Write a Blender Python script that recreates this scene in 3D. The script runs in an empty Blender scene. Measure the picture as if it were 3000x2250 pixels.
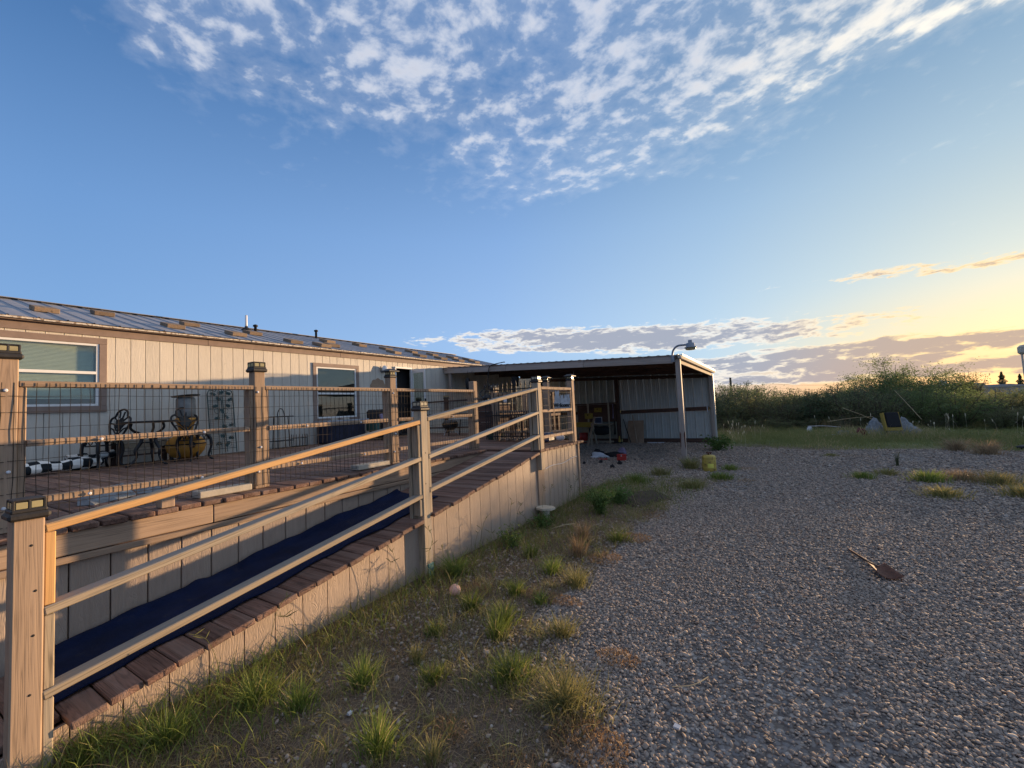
import bpy, bmesh, math, random
import numpy as np
from mathutils import Vector, Matrix, Euler
random.seed(7); np.random.seed(7)
R = math.radians
S = bpy.context.scene
COL = S.collection

# ------------------------------------------------------------------ camera
cam = bpy.data.cameras.new('camera'); cam_o = bpy.data.objects.new('camera', cam); COL.objects.link(cam_o)
cam.sensor_width = 36.0; cam.lens = 1250.55 / 3000 * 36; cam.clip_end = 3000; cam.clip_start = 0.02
PITCH, ROLL, YAW = 0.0567203525, 0.0470295605, 0.552940535
fwd = Vector((-math.sin(YAW) * math.cos(PITCH), math.cos(YAW) * math.cos(PITCH), math.sin(PITCH)))
rt = Vector((math.cos(YAW), math.sin(YAW), 0)); upv = rt.cross(fwd)
rr = math.cos(ROLL) * rt - math.sin(ROLL) * upv; uu = math.cos(ROLL) * upv + math.sin(ROLL) * rt
M = Matrix((rr, uu, -fwd)).transposed().to_4x4(); M.translation = (0, 0, 1.6)
cam_o.matrix_world = M
S.camera = cam_o
S.render.resolution_x = 1024; S.render.resolution_y = 768

# ------------------------------------------------------------------ view
S.view_settings.view_transform = 'Standard'; S.view_settings.look = 'None'
S.view_settings.gamma = 1.0; S.view_settings.use_curve_mapping = False
S.view_settings.exposure = 1.57

# ------------------------------------------------------------------ sun
SUN_AZ, SUN_EL = 22.5, 3.8           # degrees: azimuth from +Y towards +X
sd = Vector((math.sin(R(SUN_AZ)) * math.cos(R(SUN_EL)), math.cos(R(SUN_AZ)) * math.cos(R(SUN_EL)), math.sin(R(SUN_EL))))
sun = bpy.data.lights.new('sun', 'SUN'); sun.energy = 3.1; sun.angle = R(0.6); sun.color = (1.0, 0.66, 0.36)
sun_o = bpy.data.objects.new('sun', sun); COL.objects.link(sun_o)
sun_o.rotation_euler = sd.to_track_quat('Z', 'Y').to_euler(); sun_o.location = (20, 40, 12)

# ------------------------------------------------------------------ world: sky with clouds
W = bpy.data.worlds.new('World'); S.world = W; W.use_nodes = True
wt = W.node_tree; wt.nodes.clear()
class NG:
    """tiny node-graph helper"""
    def __init__(s, t): s.t = t
    def n(s, ty, **kw):
        nd = s.t.nodes.new(ty)
        for k, v in kw.items(): setattr(nd, k, v)
        return nd
    def put(s, sock, v):
        if isinstance(v, bpy.types.NodeSocket): s.t.links.new(v, sock)
        elif v is not None: sock.default_value = v
    def m(s, op, a, b=None, c=None, clamp=False):
        nd = s.n('ShaderNodeMath', operation=op, use_clamp=clamp)
        for i, v in enumerate((a, b, c)):
            if v is not None: s.put(nd.inputs[i], v)
        return nd.outputs[0]
    def ss(s, x, lo, hi, a=0.0, b=1.0):
        nd = s.n('ShaderNodeMapRange', interpolation_type='SMOOTHSTEP')
        s.put(nd.inputs[0], x); s.put(nd.inputs[1], lo); s.put(nd.inputs[2], hi); s.put(nd.inputs[3], a); s.put(nd.inputs[4], b)
        return nd.outputs[0]
    def mix(s, f, a, b, blend='MIX'):
        nd = s.n('ShaderNodeMix', data_type='RGBA', blend_type=blend)
        s.put(nd.inputs[0], f); s.put(nd.inputs[6], a); s.put(nd.inputs[7], b)
        return nd.outputs[2]
    def noise(s, v, scale, detail=6, rough=0.55, dist=0.0, out=0, lac=2.0):
        nd = s.n('ShaderNodeTexNoise'); s.put(nd.inputs['Vector'], v)
        nd.inputs['Scale'].default_value = scale; nd.inputs['Detail'].default_value = detail
        nd.inputs['Roughness'].default_value = rough; nd.inputs['Distortion'].default_value = dist
        nd.inputs['Lacunarity'].default_value = lac
        return nd.outputs[out]
    def xyz(s, x, y, z):
        nd = s.n('ShaderNodeCombineXYZ'); s.put(nd.inputs[0], x); s.put(nd.inputs[1], y); s.put(nd.inputs[2], z)
        return nd.outputs[0]
    def map(s, v, loc=(0, 0, 0), sc=(1, 1, 1), rot=(0, 0, 0)):
        nd = s.n('ShaderNodeMapping'); s.put(nd.inputs[0], v)
        nd.inputs[1].default_value = loc; nd.inputs[2].default_value = rot; nd.inputs[3].default_value = sc
        return nd.outputs[0]
    def ramp(s, f, stops, interp='LINEAR'):
        nd = s.n('ShaderNodeValToRGB'); s.put(nd.inputs[0], f); cr = nd.color_ramp; cr.interpolation = interp
        while len(cr.elements) < len(stops): cr.elements.new(0.5)
        for e, (p, c) in zip(cr.elements, stops): e.position = p; e.color = (*c, 1) if len(c) == 3 else c
        return nd.outputs[0]
g = NG(wt)
tc = g.n('ShaderNodeTexCoord'); nrm = g.n('ShaderNodeVectorMath', operation='NORMALIZE'); wt.links.new(tc.outputs['Generated'], nrm.inputs[0])
sep = g.n('ShaderNodeSeparateXYZ'); wt.links.new(nrm.outputs[0], sep.inputs[0])
dx, dy, dz = sep.outputs[0], sep.outputs[1], sep.outputs[2]
sky = g.n('ShaderNodeTexSky', sky_type='NISHITA'); sky.sun_disc = False
sky.sun_elevation = R(SUN_EL); sky.sun_rotation = R(SUN_AZ); sky.altitude = 1300; sky.air_density = 1.0; sky.dust_density = 1.2; sky.ozone_density = 2.2
az = g.m('MULTIPLY', g.m('ARCTAN2', dx, dy), 180 / math.pi)
el = g.m('MULTIPLY', g.m('ARCSINE', dz), 180 / math.pi)
zc = g.m('MAXIMUM', dz, 0.03)
q = g.xyz(g.m('DIVIDE', dx, zc), g.m('DIVIDE', dy, zc), 0.0)
sp = g.n('ShaderNodeVectorMath', operation='DOT_PRODUCT'); wt.links.new(nrm.outputs[0], sp.inputs[0]); sp.inputs[1].default_value = sd
sdot = g.m('MAXIMUM', sp.outputs['Value'], 0.0)
theta = g.m('MULTIPLY', g.m('ARCCOSINE', g.m('MINIMUM', g.m('MAXIMUM', sp.outputs['Value'], -1.0), 1.0)), 1 / math.pi)
hue = g.ramp(theta, [(0.0, (0.62, 0.58, 0.44)), (0.045, (0.52, 0.555, 0.50)), (0.10, (0.43, 0.515, 0.55)), (0.17, (0.345, 0.465, 0.59)), (0.31, (0.245, 0.38, 0.61)), (0.55, (0.16, 0.295, 0.53)), (1.0, (0.17, 0.26, 0.46))])
hgt = g.ramp(g.m('DIVIDE', g.m('MAXIMUM', el, 0.0), 90.0), [(0.0, (1.0, 1.0, 1.0)), (0.10, (1.0, 1.0, 1.0)), (0.24, (0.72, 0.80, 0.88)), (0.40, (0.34, 0.47, 0.60)), (1.0, (0.30, 0.42, 0.56))])
grad = g.mix(1.0, hue, hgt, 'MULTIPLY')
warm = g.m('MULTIPLY', g.ss(el, 13.0, 3.0), g.ss(theta, 0.17, 0.03))
grad = g.mix(g.m('MULTIPLY', warm, 0.8), grad, (0.70, 0.52, 0.24, 1))
low = g.m('MULTIPLY', g.ss(el, 5.0, 0.5), g.ss(theta, 0.24, 0.06))
grad = g.mix(g.m('MULTIPLY', low, 0.85), grad, (0.56, 0.32, 0.17, 1))
haze_h = g.m('MULTIPLY', g.ss(el, 5.0, 0.0), 0.5)
grad = g.mix(haze_h, grad, g.mix(g.ss(theta, 0.4, 0.08), (0.40, 0.40, 0.50, 1), (0.58, 0.36, 0.25, 1)))
near = g.ss(sdot, 0.68, 0.98)                       # nearness to the sun
# upper layer: broken mackerel cloud, a sheet overhead with a ragged edge
sq = g.n('ShaderNodeSeparateXYZ'); wt.links.new(q, sq.inputs[0]); qx, qy = sq.outputs[0], sq.outputs[1]
qr = g.n('ShaderNodeVectorMath', operation='LENGTH'); wt.links.new(q, qr.inputs[0]); qlen = qr.outputs['Value']
big = g.noise(g.map(q, (3.1, 1.7, 0), (1, 1, 1)), 1.35, 3, 0.5)
edge_r = g.m('SUBTRACT', g.m('MULTIPLY_ADD', g.m('SUBTRACT', big, 0.5), 1.5, 2.02), qlen)
edge_l = g.m('ADD', g.m('MULTIPLY_ADD', qx, 0.82, g.m('MULTIPLY', qy, 0.57)), 1.03)
cover = g.m('MULTIPLY', g.ss(edge_r, -0.32, 0.55), g.ss(edge_l, -0.10, 0.30))
rich = g.ss(g.m('ADD', g.m('MULTIPLY', qx, 0.55), g.m('MULTIPLY', qlen, -0.25)), -1.0, 0.25)  # thicker towards the right
warp = g.noise(q, 2.6, 2, 0.5, 0, 1)
qw = g.n('ShaderNodeVectorMath', operation='MULTIPLY_ADD'); wt.links.new(warp, qw.inputs[0]); qw.inputs[1].default_value = (0.10, 0.10, 0); wt.links.new(q, qw.inputs[2])
n1 = g.noise(g.map(qw.outputs[0], (0, 0, 4), (1, 1, 1), (0, 0, R(35))), 11.5, 5, 0.55, 0.05)
n2 = g.noise(g.map(qw.outputs[0], (5, 2, 1), (0.55, 1.5, 1), (0, 0, R(52))), 3.6, 6, 0.58, 0.1)
nn = g.m('ADD', g.m('MULTIPLY', n1, 0.66), g.m('MULTIPLY', n2, 0.34))
thr = g.m('SUBTRACT', g.m('MULTIPLY_ADD', cover, -0.335, 0.785), g.m('MULTIPLY', rich, 0.09))
dens = g.m('SUBTRACT', nn, thr)
a_up = g.m('MULTIPLY', g.m('MAXIMUM', g.ss(dens, -0.01, 0.25), g.m('MULTIPLY', g.ss(dens, -0.14, 0.1), 0.14)), 0.88)
shade_n = g.noise(g.map(q, (0.06, 0.10, 0)), 6.0, 5, 0.55, 0.2)
thick = g.ss(dens, 0.06, 0.30)
up_c = g.mix(thick, (0.66, 0.67, 0.70, 1), (0.42, 0.44, 0.51, 1))
up_c = g.mix(g.m('MULTIPLY', near, 0.8), up_c, (1.05, 0.94, 0.72, 1))
# low layer: long flat bands above the horizon
def band(azc, elc, wa, we, slope, soft=1.0):
    a = g.m('DIVIDE', g.m('SUBTRACT', az, azc), wa)
    e = g.m('DIVIDE', g.m('SUBTRACT', g.m('SUBTRACT', el, elc), g.m('MULTIPLY', g.m('SUBTRACT', az, azc), slope)), we)
    return g.m('SUBTRACT', 1.0, g.m('ADD', g.m('MULTIPLY', a, a), g.m('MULTIPLY', e, e)))
ae = g.xyz(g.m('MULTIPLY', az, 0.10), g.m('MULTIPLY', el, 0.42), 0.0)
nlow = g.noise(g.map(ae, (0, 0, 2), (1, 1, 1), (0, 0, R(4))), 2.4, 8, 0.6, 0.5)
nfine = g.noise(g.map(ae, (3, 0, 5), (1.2, 1, 1)), 6.0, 6, 0.62, 0.4)
ring = g.m('MULTIPLY_ADD', g.m('SUBTRACT', nlow, 0.5), 2.6, g.m('MULTIPLY', g.m('SUBTRACT', nfine, 0.5), 1.5))
def layer(bands, bias=0.0):
    v = bands[0]
    for b in bands[1:]: v = g.m('MAXIMUM', v, b)
    return g.m('ADD', g.m('ADD', v, ring), bias)
d1 = layer([band(-16, 8.3, 29, 2.0, -0.045), band(10.5, 4.2, 22, 1.25, -0.02), band(34, 3.6, 22, 1.6, 0.0), g.m('SUBTRACT', g.m('MULTIPLY', band(13.5, 11.4, 12.5, 0.62, -0.06), 0.42), 0.05),
            band(-3, 4.4, 6.5, 0.35, 0.0), band(4, 3.1, 17, 1.2, -0.045), band(9, 2.0, 26, 1.0, -0.02), band(90, 9, 34, 1.6, 0.02), band(-140, 7, 30, 1.7, 0.0), band(160, 9, 30, 2.0, 0.03)], -0.22)
a_lo = g.ss(d1, -0.12, 0.35)
core = g.ss(d1, 0.12, 0.62)
lo_c = g.mix(core, (0.74, 0.69, 0.61, 1), (0.27, 0.285, 0.345, 1))
lo_near = g.mix(core, (0.86, 0.62, 0.30, 1), (0.38, 0.285, 0.24, 1))
glow = g.ss(sdot, 0.90, 0.998)
lo_c = g.mix(glow, lo_c, lo_near)
CL = 4.95     # brings the gradient and the clouds to the sky node's own scale
def gain(c, k): return g.mix(1.0, c, (k, k, k, 1), 'MULTIPLY')
sky1 = g.mix(0.09, gain(grad, CL), sky.outputs[0])
mx = g.mix(g.m('MULTIPLY', a_up, g.ss(dz, 0.05, 0.2)), sky1, gain(up_c, CL))
mx = g.mix(g.m('MULTIPLY', a_lo, 0.9), mx, gain(lo_c, CL))
bg = g.n('ShaderNodeBackground'); wt.links.new(mx, bg.inputs[0]); bg.inputs[1].default_value = 0.10
wo = g.n('ShaderNodeOutputWorld'); wt.links.new(bg.outputs[0], wo.inputs[0])
# ------------------------------------------------------------------ materials
MATS = {}
def new_mat(name):
    m = bpy.data.materials.new(name); m.use_nodes = True; t = m.node_tree; t.nodes.clear()
    g = NG(t); b = g.n('ShaderNodeBsdfPrincipled'); o = g.n('ShaderNodeOutputMaterial'); t.links.new(b.outputs[0], o.inputs[0])
    MATS[name] = m
    return m, g, b, o
def setp(g, b, col=None, rough=None, metal=None, spec=None, normal=None):
    if col is not None: g.put(b.inputs['Base Color'], col if isinstance(col, bpy.types.NodeSocket) else (*col, 1))
    if rough is not None: g.put(b.inputs['Roughness'], rough)
    if metal is not None: b.inputs['Metallic'].default_value = metal
    if spec is not None: b.inputs['Specular IOR Level'].default_value = spec
    if normal is not None: g.put(b.inputs['Normal'], normal)
def bump(g, h, strength=0.3, dist=0.01):
    nd = g.n('ShaderNodeBump'); nd.inputs['Strength'].default_value = strength; nd.inputs['Distance'].default_value = dist
    g.put(nd.inputs['Height'], h); return nd.outputs[0]
def obj_coord(g, spread=37.0):
    t = g.n('ShaderNodeTexCoord'); i = g.n('ShaderNodeObjectInfo')
    v = g.n('ShaderNodeVectorMath', operation='ADD'); g.put(v.inputs[0], t.outputs['Object'])
    r = g.m('MULTIPLY', i.outputs['Random'], spread); g.put(v.inputs[1], g.xyz(r, g.m('MULTIPLY', r, 1.7), g.m('MULTIPLY', r, 0.6)))
    return v.outputs[0], i.outputs['Random']
def lighten(c, k): return tuple(max(0.0, x * k) for x in c)
def wood(name, base, axis, dark=0.55, light=1.3, rough=0.8, worn=None, worn_amt=0.5, vary=0.25, grain=1.0, strength=0.35, top=None):
    m, g, b, o = new_mat(name); v, rnd = obj_coord(g)
    sc = [30.0 * grain] * 3; sc['xyz'.index(axis)] = 1.3
    n1 = g.noise(g.map(v, sc=sc), 1.0, 6, 0.62, 0.6)
    sc2 = [8.0] * 3; sc2['xyz'.index(axis)] = 0.28
    n2 = g.noise(g.map(v, (3, 7, 1), sc2), 1.0, 4, 0.6, 1.2)
    sc3 = [110.0 * grain] * 3; sc3['xyz'.index(axis)] = 4.0
    n3 = g.noise(g.map(v, (9, 1, 4), sc3), 1.0, 3, 0.6)
    f = g.m('ADD', g.m('MULTIPLY', n1, 0.65), g.m('MULTIPLY', n3, 0.35))
    rings = g.m('ABSOLUTE', g.m('SINE', g.m('MULTIPLY', n2, 46.0 * grain)))
    f = g.m('ADD', g.m('MULTIPLY', f, 0.78), g.m('MULTIPLY', rings, 0.16))
    c = g.ramp(f, [(0.34, lighten(base, dark)), (0.47, base), (0.64, lighten(base, light))])
    # knots
    vor = g.n('ShaderNodeTexVoronoi'); sc4 = [5.0] * 3; sc4['xyz'.index(axis)] = 1.6
    g.put(vor.inputs['Vector'], g.map(v, sc=sc4)); vor.inputs['Scale'].default_value = 1.0
    kn = g.ss(vor.outputs['Distance'], 0.13, 0.03)
    c = g.mix(g.m('MULTIPLY', kn, 0.7), c, (*lighten(base, 0.35), 1))
    if worn: c = g.mix(g.m('MULTIPLY', g.ss(n2, 0.42, 0.66), worn_amt), c, (*worn, 1))
    if top:  # greys upward faces: weathering, plus their sunless sky-lit tone painted in
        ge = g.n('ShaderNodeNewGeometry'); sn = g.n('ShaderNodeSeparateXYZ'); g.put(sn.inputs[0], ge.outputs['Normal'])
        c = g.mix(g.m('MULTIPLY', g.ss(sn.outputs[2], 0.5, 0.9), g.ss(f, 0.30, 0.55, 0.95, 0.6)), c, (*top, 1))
    br = g.m('MULTIPLY_ADD', rnd, 2 * vary, 1.0 - vary)
    c = g.mix(1.0, c, g.xyz(br, br, br), 'MULTIPLY')
    nb = bump(g, g.m('ADD', f, g.m('MULTIPLY', kn, -0.3)), strength, 0.006)
    setp(g, b, c, rough, spec=0.25, normal=nb); return m
def plain(name, col, rough=0.6, metal=0.0, spec=0.4, var=0.12, nscale=9.0, bumpy=0.0, bscale=60.0, rust=None, rust_amt=0.3):
    m, g, b, o = new_mat(name); v, rnd = obj_coord(g)
    n = g.noise(v, nscale, 5, 0.6)
    c = g.ramp(n, [(0.3, lighten(col, 1 - var)), (0.7, lighten(col, 1 + var))])
    if rust:
        k = g.ss(g.noise(g.map(v, (4, 4, 4)), nscale * 1.6, 6, 0.65, 0.4), 0.66 - rust_amt * 0.3, 0.78 - rust_amt * 0.3)
        c = g.mix(k, c, (*rust, 1))
    nb = bump(g, g.noise(v, bscale, 4, 0.6), bumpy, 0.006) if bumpy else None
    setp(g, b, c, rough, metal, spec, nb); return m
def siding(name, col, stain, grain_str=0.5, rough=0.65):
    m, g, b, o = new_mat(name); v, rnd = obj_coord(g)
    n1 = g.noise(g.map(v, sc=(34, 34, 2.4)), 1.0, 5, 0.62, 1.6)
    wv = g.noise(g.map(v, (2, 5, 3), (9, 9, 1.1)), 1.0, 2, 0.5, 2.5)
    lines = g.m('ABSOLUTE', g.m('SINE', g.m('MULTIPLY', wv, 55.0)))
    h = g.m('ADD', g.m('MULTIPLY', n1, 0.7), g.m('MULTIPLY', lines, 0.28))
    st = g.noise(g.map(v, (1, 1, 8), (3, 3, 0.9)), 1.2, 5, 0.62, 0.4)
    c = g.ramp(n1, [(0.25, lighten(col, 0.88)), (0.7, lighten(col, 1.05))])
    c = g.mix(g.m('MULTIPLY', g.ss(st, 0.5, 0.78), 0.6), c, (*stain, 1))
    sp2 = g.ss(g.noise(g.map(v, (7, 3, 5), (1, 1, 0.6)), 16.0, 5, 0.7), 0.60, 0.72); c = g.mix(g.m('MULTIPLY', sp2, 0.35), c, (*lighten(stain, 0.7), 1))
    br = g.m('MULTIPLY_ADD', rnd, 0.10, 0.95); c = g.mix(1.0, c, g.xyz(br, br, br), 'MULTIPLY')
    setp(g, b, c, rough, spec=0.3, normal=bump(g, h, grain_str, 0.009)); return m
siding('siding_cream', (0.60, 0.555, 0.475), (0.50, 0.46, 0.40), 0.5)
siding('siding_tan', (0.385, 0.30, 0.235), (0.31, 0.235, 0.185), 0.5)
plain('trim_brown', (0.235, 0.175, 0.145), 0.7, bumpy=0.15)
for ax in 'xyz':
    wood('deck_' + ax, (0.135, 0.078, 0.058), ax, 0.45, 1.6, 0.8, (0.27, 0.19, 0.15), 0.55, 0.28, 1.0, 0.8)
    wood('post_' + ax, (0.325, 0.235, 0.165), ax, 0.60, 1.15, 0.85, (0.31, 0.225, 0.165), 0.5, 0.12, 0.8, 0.32)
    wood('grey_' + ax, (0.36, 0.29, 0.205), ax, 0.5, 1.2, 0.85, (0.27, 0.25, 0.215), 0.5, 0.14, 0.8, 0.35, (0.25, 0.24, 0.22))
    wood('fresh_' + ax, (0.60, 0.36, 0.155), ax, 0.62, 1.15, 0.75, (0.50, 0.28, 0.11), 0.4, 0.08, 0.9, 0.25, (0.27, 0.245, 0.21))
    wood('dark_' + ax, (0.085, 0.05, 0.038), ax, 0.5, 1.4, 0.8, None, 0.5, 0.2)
    wood('block_' + ax, (0.23, 0.165, 0.11), ax, 0.6, 1.2, 0.85, (0.17, 0.14, 0.11), 0.5, 0.15)
    wood('painted_' + ax, (0.36, 0.31, 0.27), ax, 0.8, 1.08, 0.7, (0.24, 0.17, 0.13), 0.35, 0.08, 0.5, 0.15)
plain('white_frame', (0.74, 0.74, 0.72), 0.45, var=0.05)
plain('dark_red', (0.10, 0.012, 0.016), 0.7, var=0.3)
plain('drip', (0.62, 0.57, 0.49), 0.6, var=0.25, nscale=14, bumpy=0.4, bscale=25, rust=(0.22, 0.15, 0.10), rust_amt=0.55)
plain('roof_metal', (0.30, 0.30, 0.31), 0.55, 0.35, var=0.16, nscale=5, bumpy=0.12, bscale=9)
plain('metal_white', (0.43, 0.45, 0.425), 0.45, 0.0, var=0.08, nscale=4, bumpy=0.08, bscale=8)
plain('gutter_white', (0.42, 0.41, 0.38), 0.6, var=0.12, rust=(0.2, 0.15, 0.1), rust_amt=0.2)
plain('metal_sage', (0.30, 0.32, 0.285), 0.5, 0.0, var=0.1, nscale=4)
plain('galv', (0.42, 0.43, 0.44), 0.45, 0.6, var=0.15)
plain('lamp_grey', (0.22, 0.25, 0.29), 0.5, 0.3)
plain('iron', (0.018, 0.018, 0.02), 0.45, 0.3, var=0.2, bumpy=0.2)
plain('verdigris', (0.022, 0.05, 0.05), 0.5, 0.3, var=0.3)
plain('wire', (0.025, 0.022, 0.02), 0.75, 0.0, 0.2, var=0.3)
plain('cap_black', (0.028, 0.026, 0.025), 0.55, 0.1, var=0.35, bumpy=0.2)
plain('lens_amber', (0.34, 0.30, 0.16), 0.25, 0.0, var=0.2)
plain('lens_clear', (0.40, 0.36, 0.26), 0.2, 0.0, var=0.1)
plain('black', (0.012, 0.012, 0.013), 0.7)
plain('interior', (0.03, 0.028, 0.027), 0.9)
plain('navy_cloth', (0.02, 0.022, 0.04), 0.95, var=0.4, bumpy=0.5, bscale=120)
plain('clay_yellow', (0.50, 0.23, 0.035), 0.65, var=0.18, bumpy=0.15, bscale=30)
plain('clay_grey', (0.20, 0.20, 0.19), 0.6, 0.3, var=0.25)
plain('yellow_paint', (0.42, 0.31, 0.06), 0.5, 0.0, var=0.18, rust=(0.13, 0.075, 0.035), rust_amt=0.45, bumpy=0.12)
plain('yellow_label', (0.66, 0.60, 0.10), 0.5)
plain('yellow_dull', (0.32, 0.215, 0.03), 0.6)
plain('red_paint', (0.36, 0.028, 0.022), 0.45, var=0.2, rust=(0.12, 0.06, 0.04), rust_amt=0.15)
plain('ball_pink', (0.62, 0.34, 0.25), 0.7, var=0.1)
plain('beige_plastic', (0.56, 0.49, 0.38), 0.6, var=0.12, bumpy=0.1)
plain('rust', (0.115, 0.05, 0.032), 0.75, 0.3, var=0.4, nscale=25, bumpy=0.35, bscale=70)
plain('cloth_white', (0.60, 0.62, 0.66), 0.9, var=0.12)
plain('cloth_grey', (0.20, 0.215, 0.225), 0.9, var=0.35, nscale=14, bumpy=0.5, bscale=25)
plain('cloth_violet', (0.22, 0.18, 0.26), 0.9, var=0.3, nscale=30)
plain('cloth_black', (0.015, 0.015, 0.017), 0.9)
plain('paper', (0.5, 0.51, 0.53), 0.8, var=0.05)
plain('straw', (0.42, 0.33, 0.19), 0.9, var=0.3)
plain('plywood', (0.33, 0.225, 0.15), 0.8, var=0.2, nscale=5)
plain('blind', (0.66, 0.70, 0.60), 0.6, var=0.05)
plain('grey_block', (0.42, 0.38, 0.31), 0.85, var=0.15, bumpy=0.3)
plain('sign_metal', (0.36, 0.39, 0.42), 0.8, 0.0, 0.2, var=0.25)
plain('stone', (0.36, 0.27, 0.21), 0.85, var=0.25, bumpy=0.4)
plain('teal_plastic', (0.04, 0.10, 0.085), 0.5)
plain('blue_dark', (0.035, 0.05, 0.10), 0.5)
plain('far_wall', (0.42, 0.36, 0.31), 0.8)
plain('far_roof', (0.36, 0.33, 0.31), 0.7)
plain('plastic_green', (0.10, 0.22, 0.20), 0.5)
def carpet():
    m, g, b, o = new_mat('carpet'); v, rnd = obj_coord(g)
    n = g.noise(v, 90, 4, 0.7); n2 = g.noise(v, 3.5, 4, 0.6)
    c = g.ramp(n2, [(0.3, (0.004, 0.008, 0.027)), (0.7, (0.009, 0.017, 0.055))])
    du = g.ss(g.noise(g.map(v, (2, 2, 2)), 6.0, 6, 0.7, 0.6), 0.52, 0.78)
    c = g.mix(g.m('MULTIPLY', g.m('MULTIPLY', du, n), 0.75), c, (0.055, 0.05, 0.048, 1))
    setp(g, b, c, 0.95, spec=0.08, normal=bump(g, n, 0.8, 0.01)); b.inputs['Sheen Weight'].default_value = 0.02
carpet()
def glass():
    m, g, b, o = new_mat('glass'); t = m.node_tree
    tr = g.n('ShaderNodeBsdfTransparent'); tr.inputs[0].default_value = (0.85, 0.88, 0.84, 1)
    gl = g.n('ShaderNodeBsdfGlossy'); gl.inputs['Roughness'].default_value = 0.015; gl.inputs[0].default_value = (0.95, 0.97, 0.93, 1)
    v, rnd = obj_coord(g)
    g.put(gl.inputs['Normal'], bump(g, g.noise(v, 1.1, 2, 0.5), 0.05, 0.05))
    lw = g.n('ShaderNodeLayerWeight'); lw.inputs[0].default_value = 0.5
    f = g.m('MULTIPLY_ADD', g.m('POWER', lw.outputs['Facing'], 4.0), 0.9, 0.07, clamp=True)
    mx = g.n('ShaderNodeMixShader'); g.put(mx.inputs[0], f); t.links.new(tr.outputs[0], mx.inputs[1]); t.links.new(gl.outputs[0], mx.inputs[2])
    t.links.new(mx.outputs[0], o.inputs[0]); t.nodes.remove(b)
glass()
def checker():
    m, g, b, o = new_mat('checker_cloth'); t = g.n('ShaderNodeTexCoord')
    ck = g.n('ShaderNodeTexChecker'); g.put(ck.inputs[0], g.map(t.outputs['UV'], sc=(1, 1, 1))); ck.inputs['Scale'].default_value = 1.0
    ck.inputs[1].default_value = (0.80, 0.78, 0.72, 1); ck.inputs[2].default_value = (0.018, 0.022, 0.026, 1)
    v, r_ = obj_coord(g); setp(g, b, ck.outputs[0], 0.85, spec=0.2, normal=bump(g, g.noise(v, 25, 3, 0.6), 0.3, 0.01))
checker()
def leafmat(name, c1, c2, trans=0.35, rough=0.6, straw=None):
    m, g, b, o = new_mat(name); v, rnd = obj_coord(g)
    at = g.n('ShaderNodeAttribute'); at.attribute_name = 'tint'
    n = g.noise(v, 1.6, 3, 0.6)
    f = g.m('ADD', g.m('MULTIPLY', at.outputs['Fac'], 0.75), g.m('MULTIPLY', n, 0.35), clamp=True)
    c = g.mix(f, (*c1, 1), (*c2, 1))
    if straw: c = g.mix(g.ss(at.outputs['Fac'], straw, straw + 0.03), c, (0.46, 0.36, 0.19, 1))
    br = g.m('MULTIPLY_ADD', rnd, 0.4, 0.8); c = g.mix(1.0, c, g.xyz(br, br, br), 'MULTIPLY')
    setp(g, b, c, rough, spec=0.25)
    tl = g.n('ShaderNodeBsdfTranslucent'); g.put(tl.inputs[0], c)
    mx = g.n('ShaderNodeMixShader'); mx.inputs[0].default_value = trans
    m.node_tree.links.new(b.outputs[0], mx.inputs[1]); m.node_tree.links.new(tl.outputs[0], mx.inputs[2]); m.node_tree.links.new(mx.outputs[0], o.inputs[0])
leafmat('leaf_mesquite', (0.09, 0.13, 0.05), (0.155, 0.20, 0.075), 0.45)
leafmat('leaf_creosote', (0.08, 0.115, 0.06), (0.135, 0.175, 0.09), 0.45)
leafmat('leaf_olive', (0.11, 0.125, 0.06), (0.17, 0.18, 0.085), 0.45)
leafmat('leaf_weed', (0.07, 0.13, 0.035), (0.12, 0.19, 0.05))
leafmat('grass_green', (0.09, 0.14, 0.03), (0.22, 0.27, 0.06), 0.4, straw=0.93)
leafmat('grass_dry', (0.17, 0.115, 0.068), (0.38, 0.285, 0.17), 0.3)
leafmat('grass_mixed', (0.115, 0.14, 0.04), (0.33, 0.28, 0.12), 0.35)
leafmat('grass_far', (0.145, 0.17, 0.055), (0.31, 0.30, 0.12), 0.5, straw=0.84)
leafmat('seed_white', (0.62, 0.54, 0.38), (0.80, 0.74, 0.60), 0.3)
leafmat('leaf_rust', (0.19, 0.11, 0.055), (0.36, 0.23, 0.115), 0.25)
leafmat('conifer', (0.07, 0.095, 0.055), (0.11, 0.13, 0.07), 0.35)
plain('bark', (0.10, 0.075, 0.055), 0.9, bumpy=0.4)
def pebble():
    m, g, b, o = new_mat('pebble'); i = g.n('ShaderNodeObjectInfo'); t = g.n('ShaderNodeTexCoord')
    c = g.ramp(i.outputs['Random'], [(0.0, (0.15, 0.127, 0.11)), (0.22, (0.28, 0.24, 0.21)), (0.45, (0.37, 0.31, 0.262)), (0.62, (0.235, 0.21, 0.19)), (0.78, (0.41, 0.34, 0.275)), (0.9, (0.21, 0.15, 0.12)), (0.97, (0.36, 0.315, 0.27)), (1.0, (0.44, 0.40, 0.36))])
    n = g.noise(t.outputs['Object'], 1.5, 4, 0.6); c = g.mix(1.0, c, g.ramp(n, [(0.3, (0.83, 0.8, 0.76)), (0.7, (1.20, 1.15, 1.09))]), 'MULTIPLY')
    setp(g, b, c, 0.85, spec=0.15)
pebble()
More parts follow.
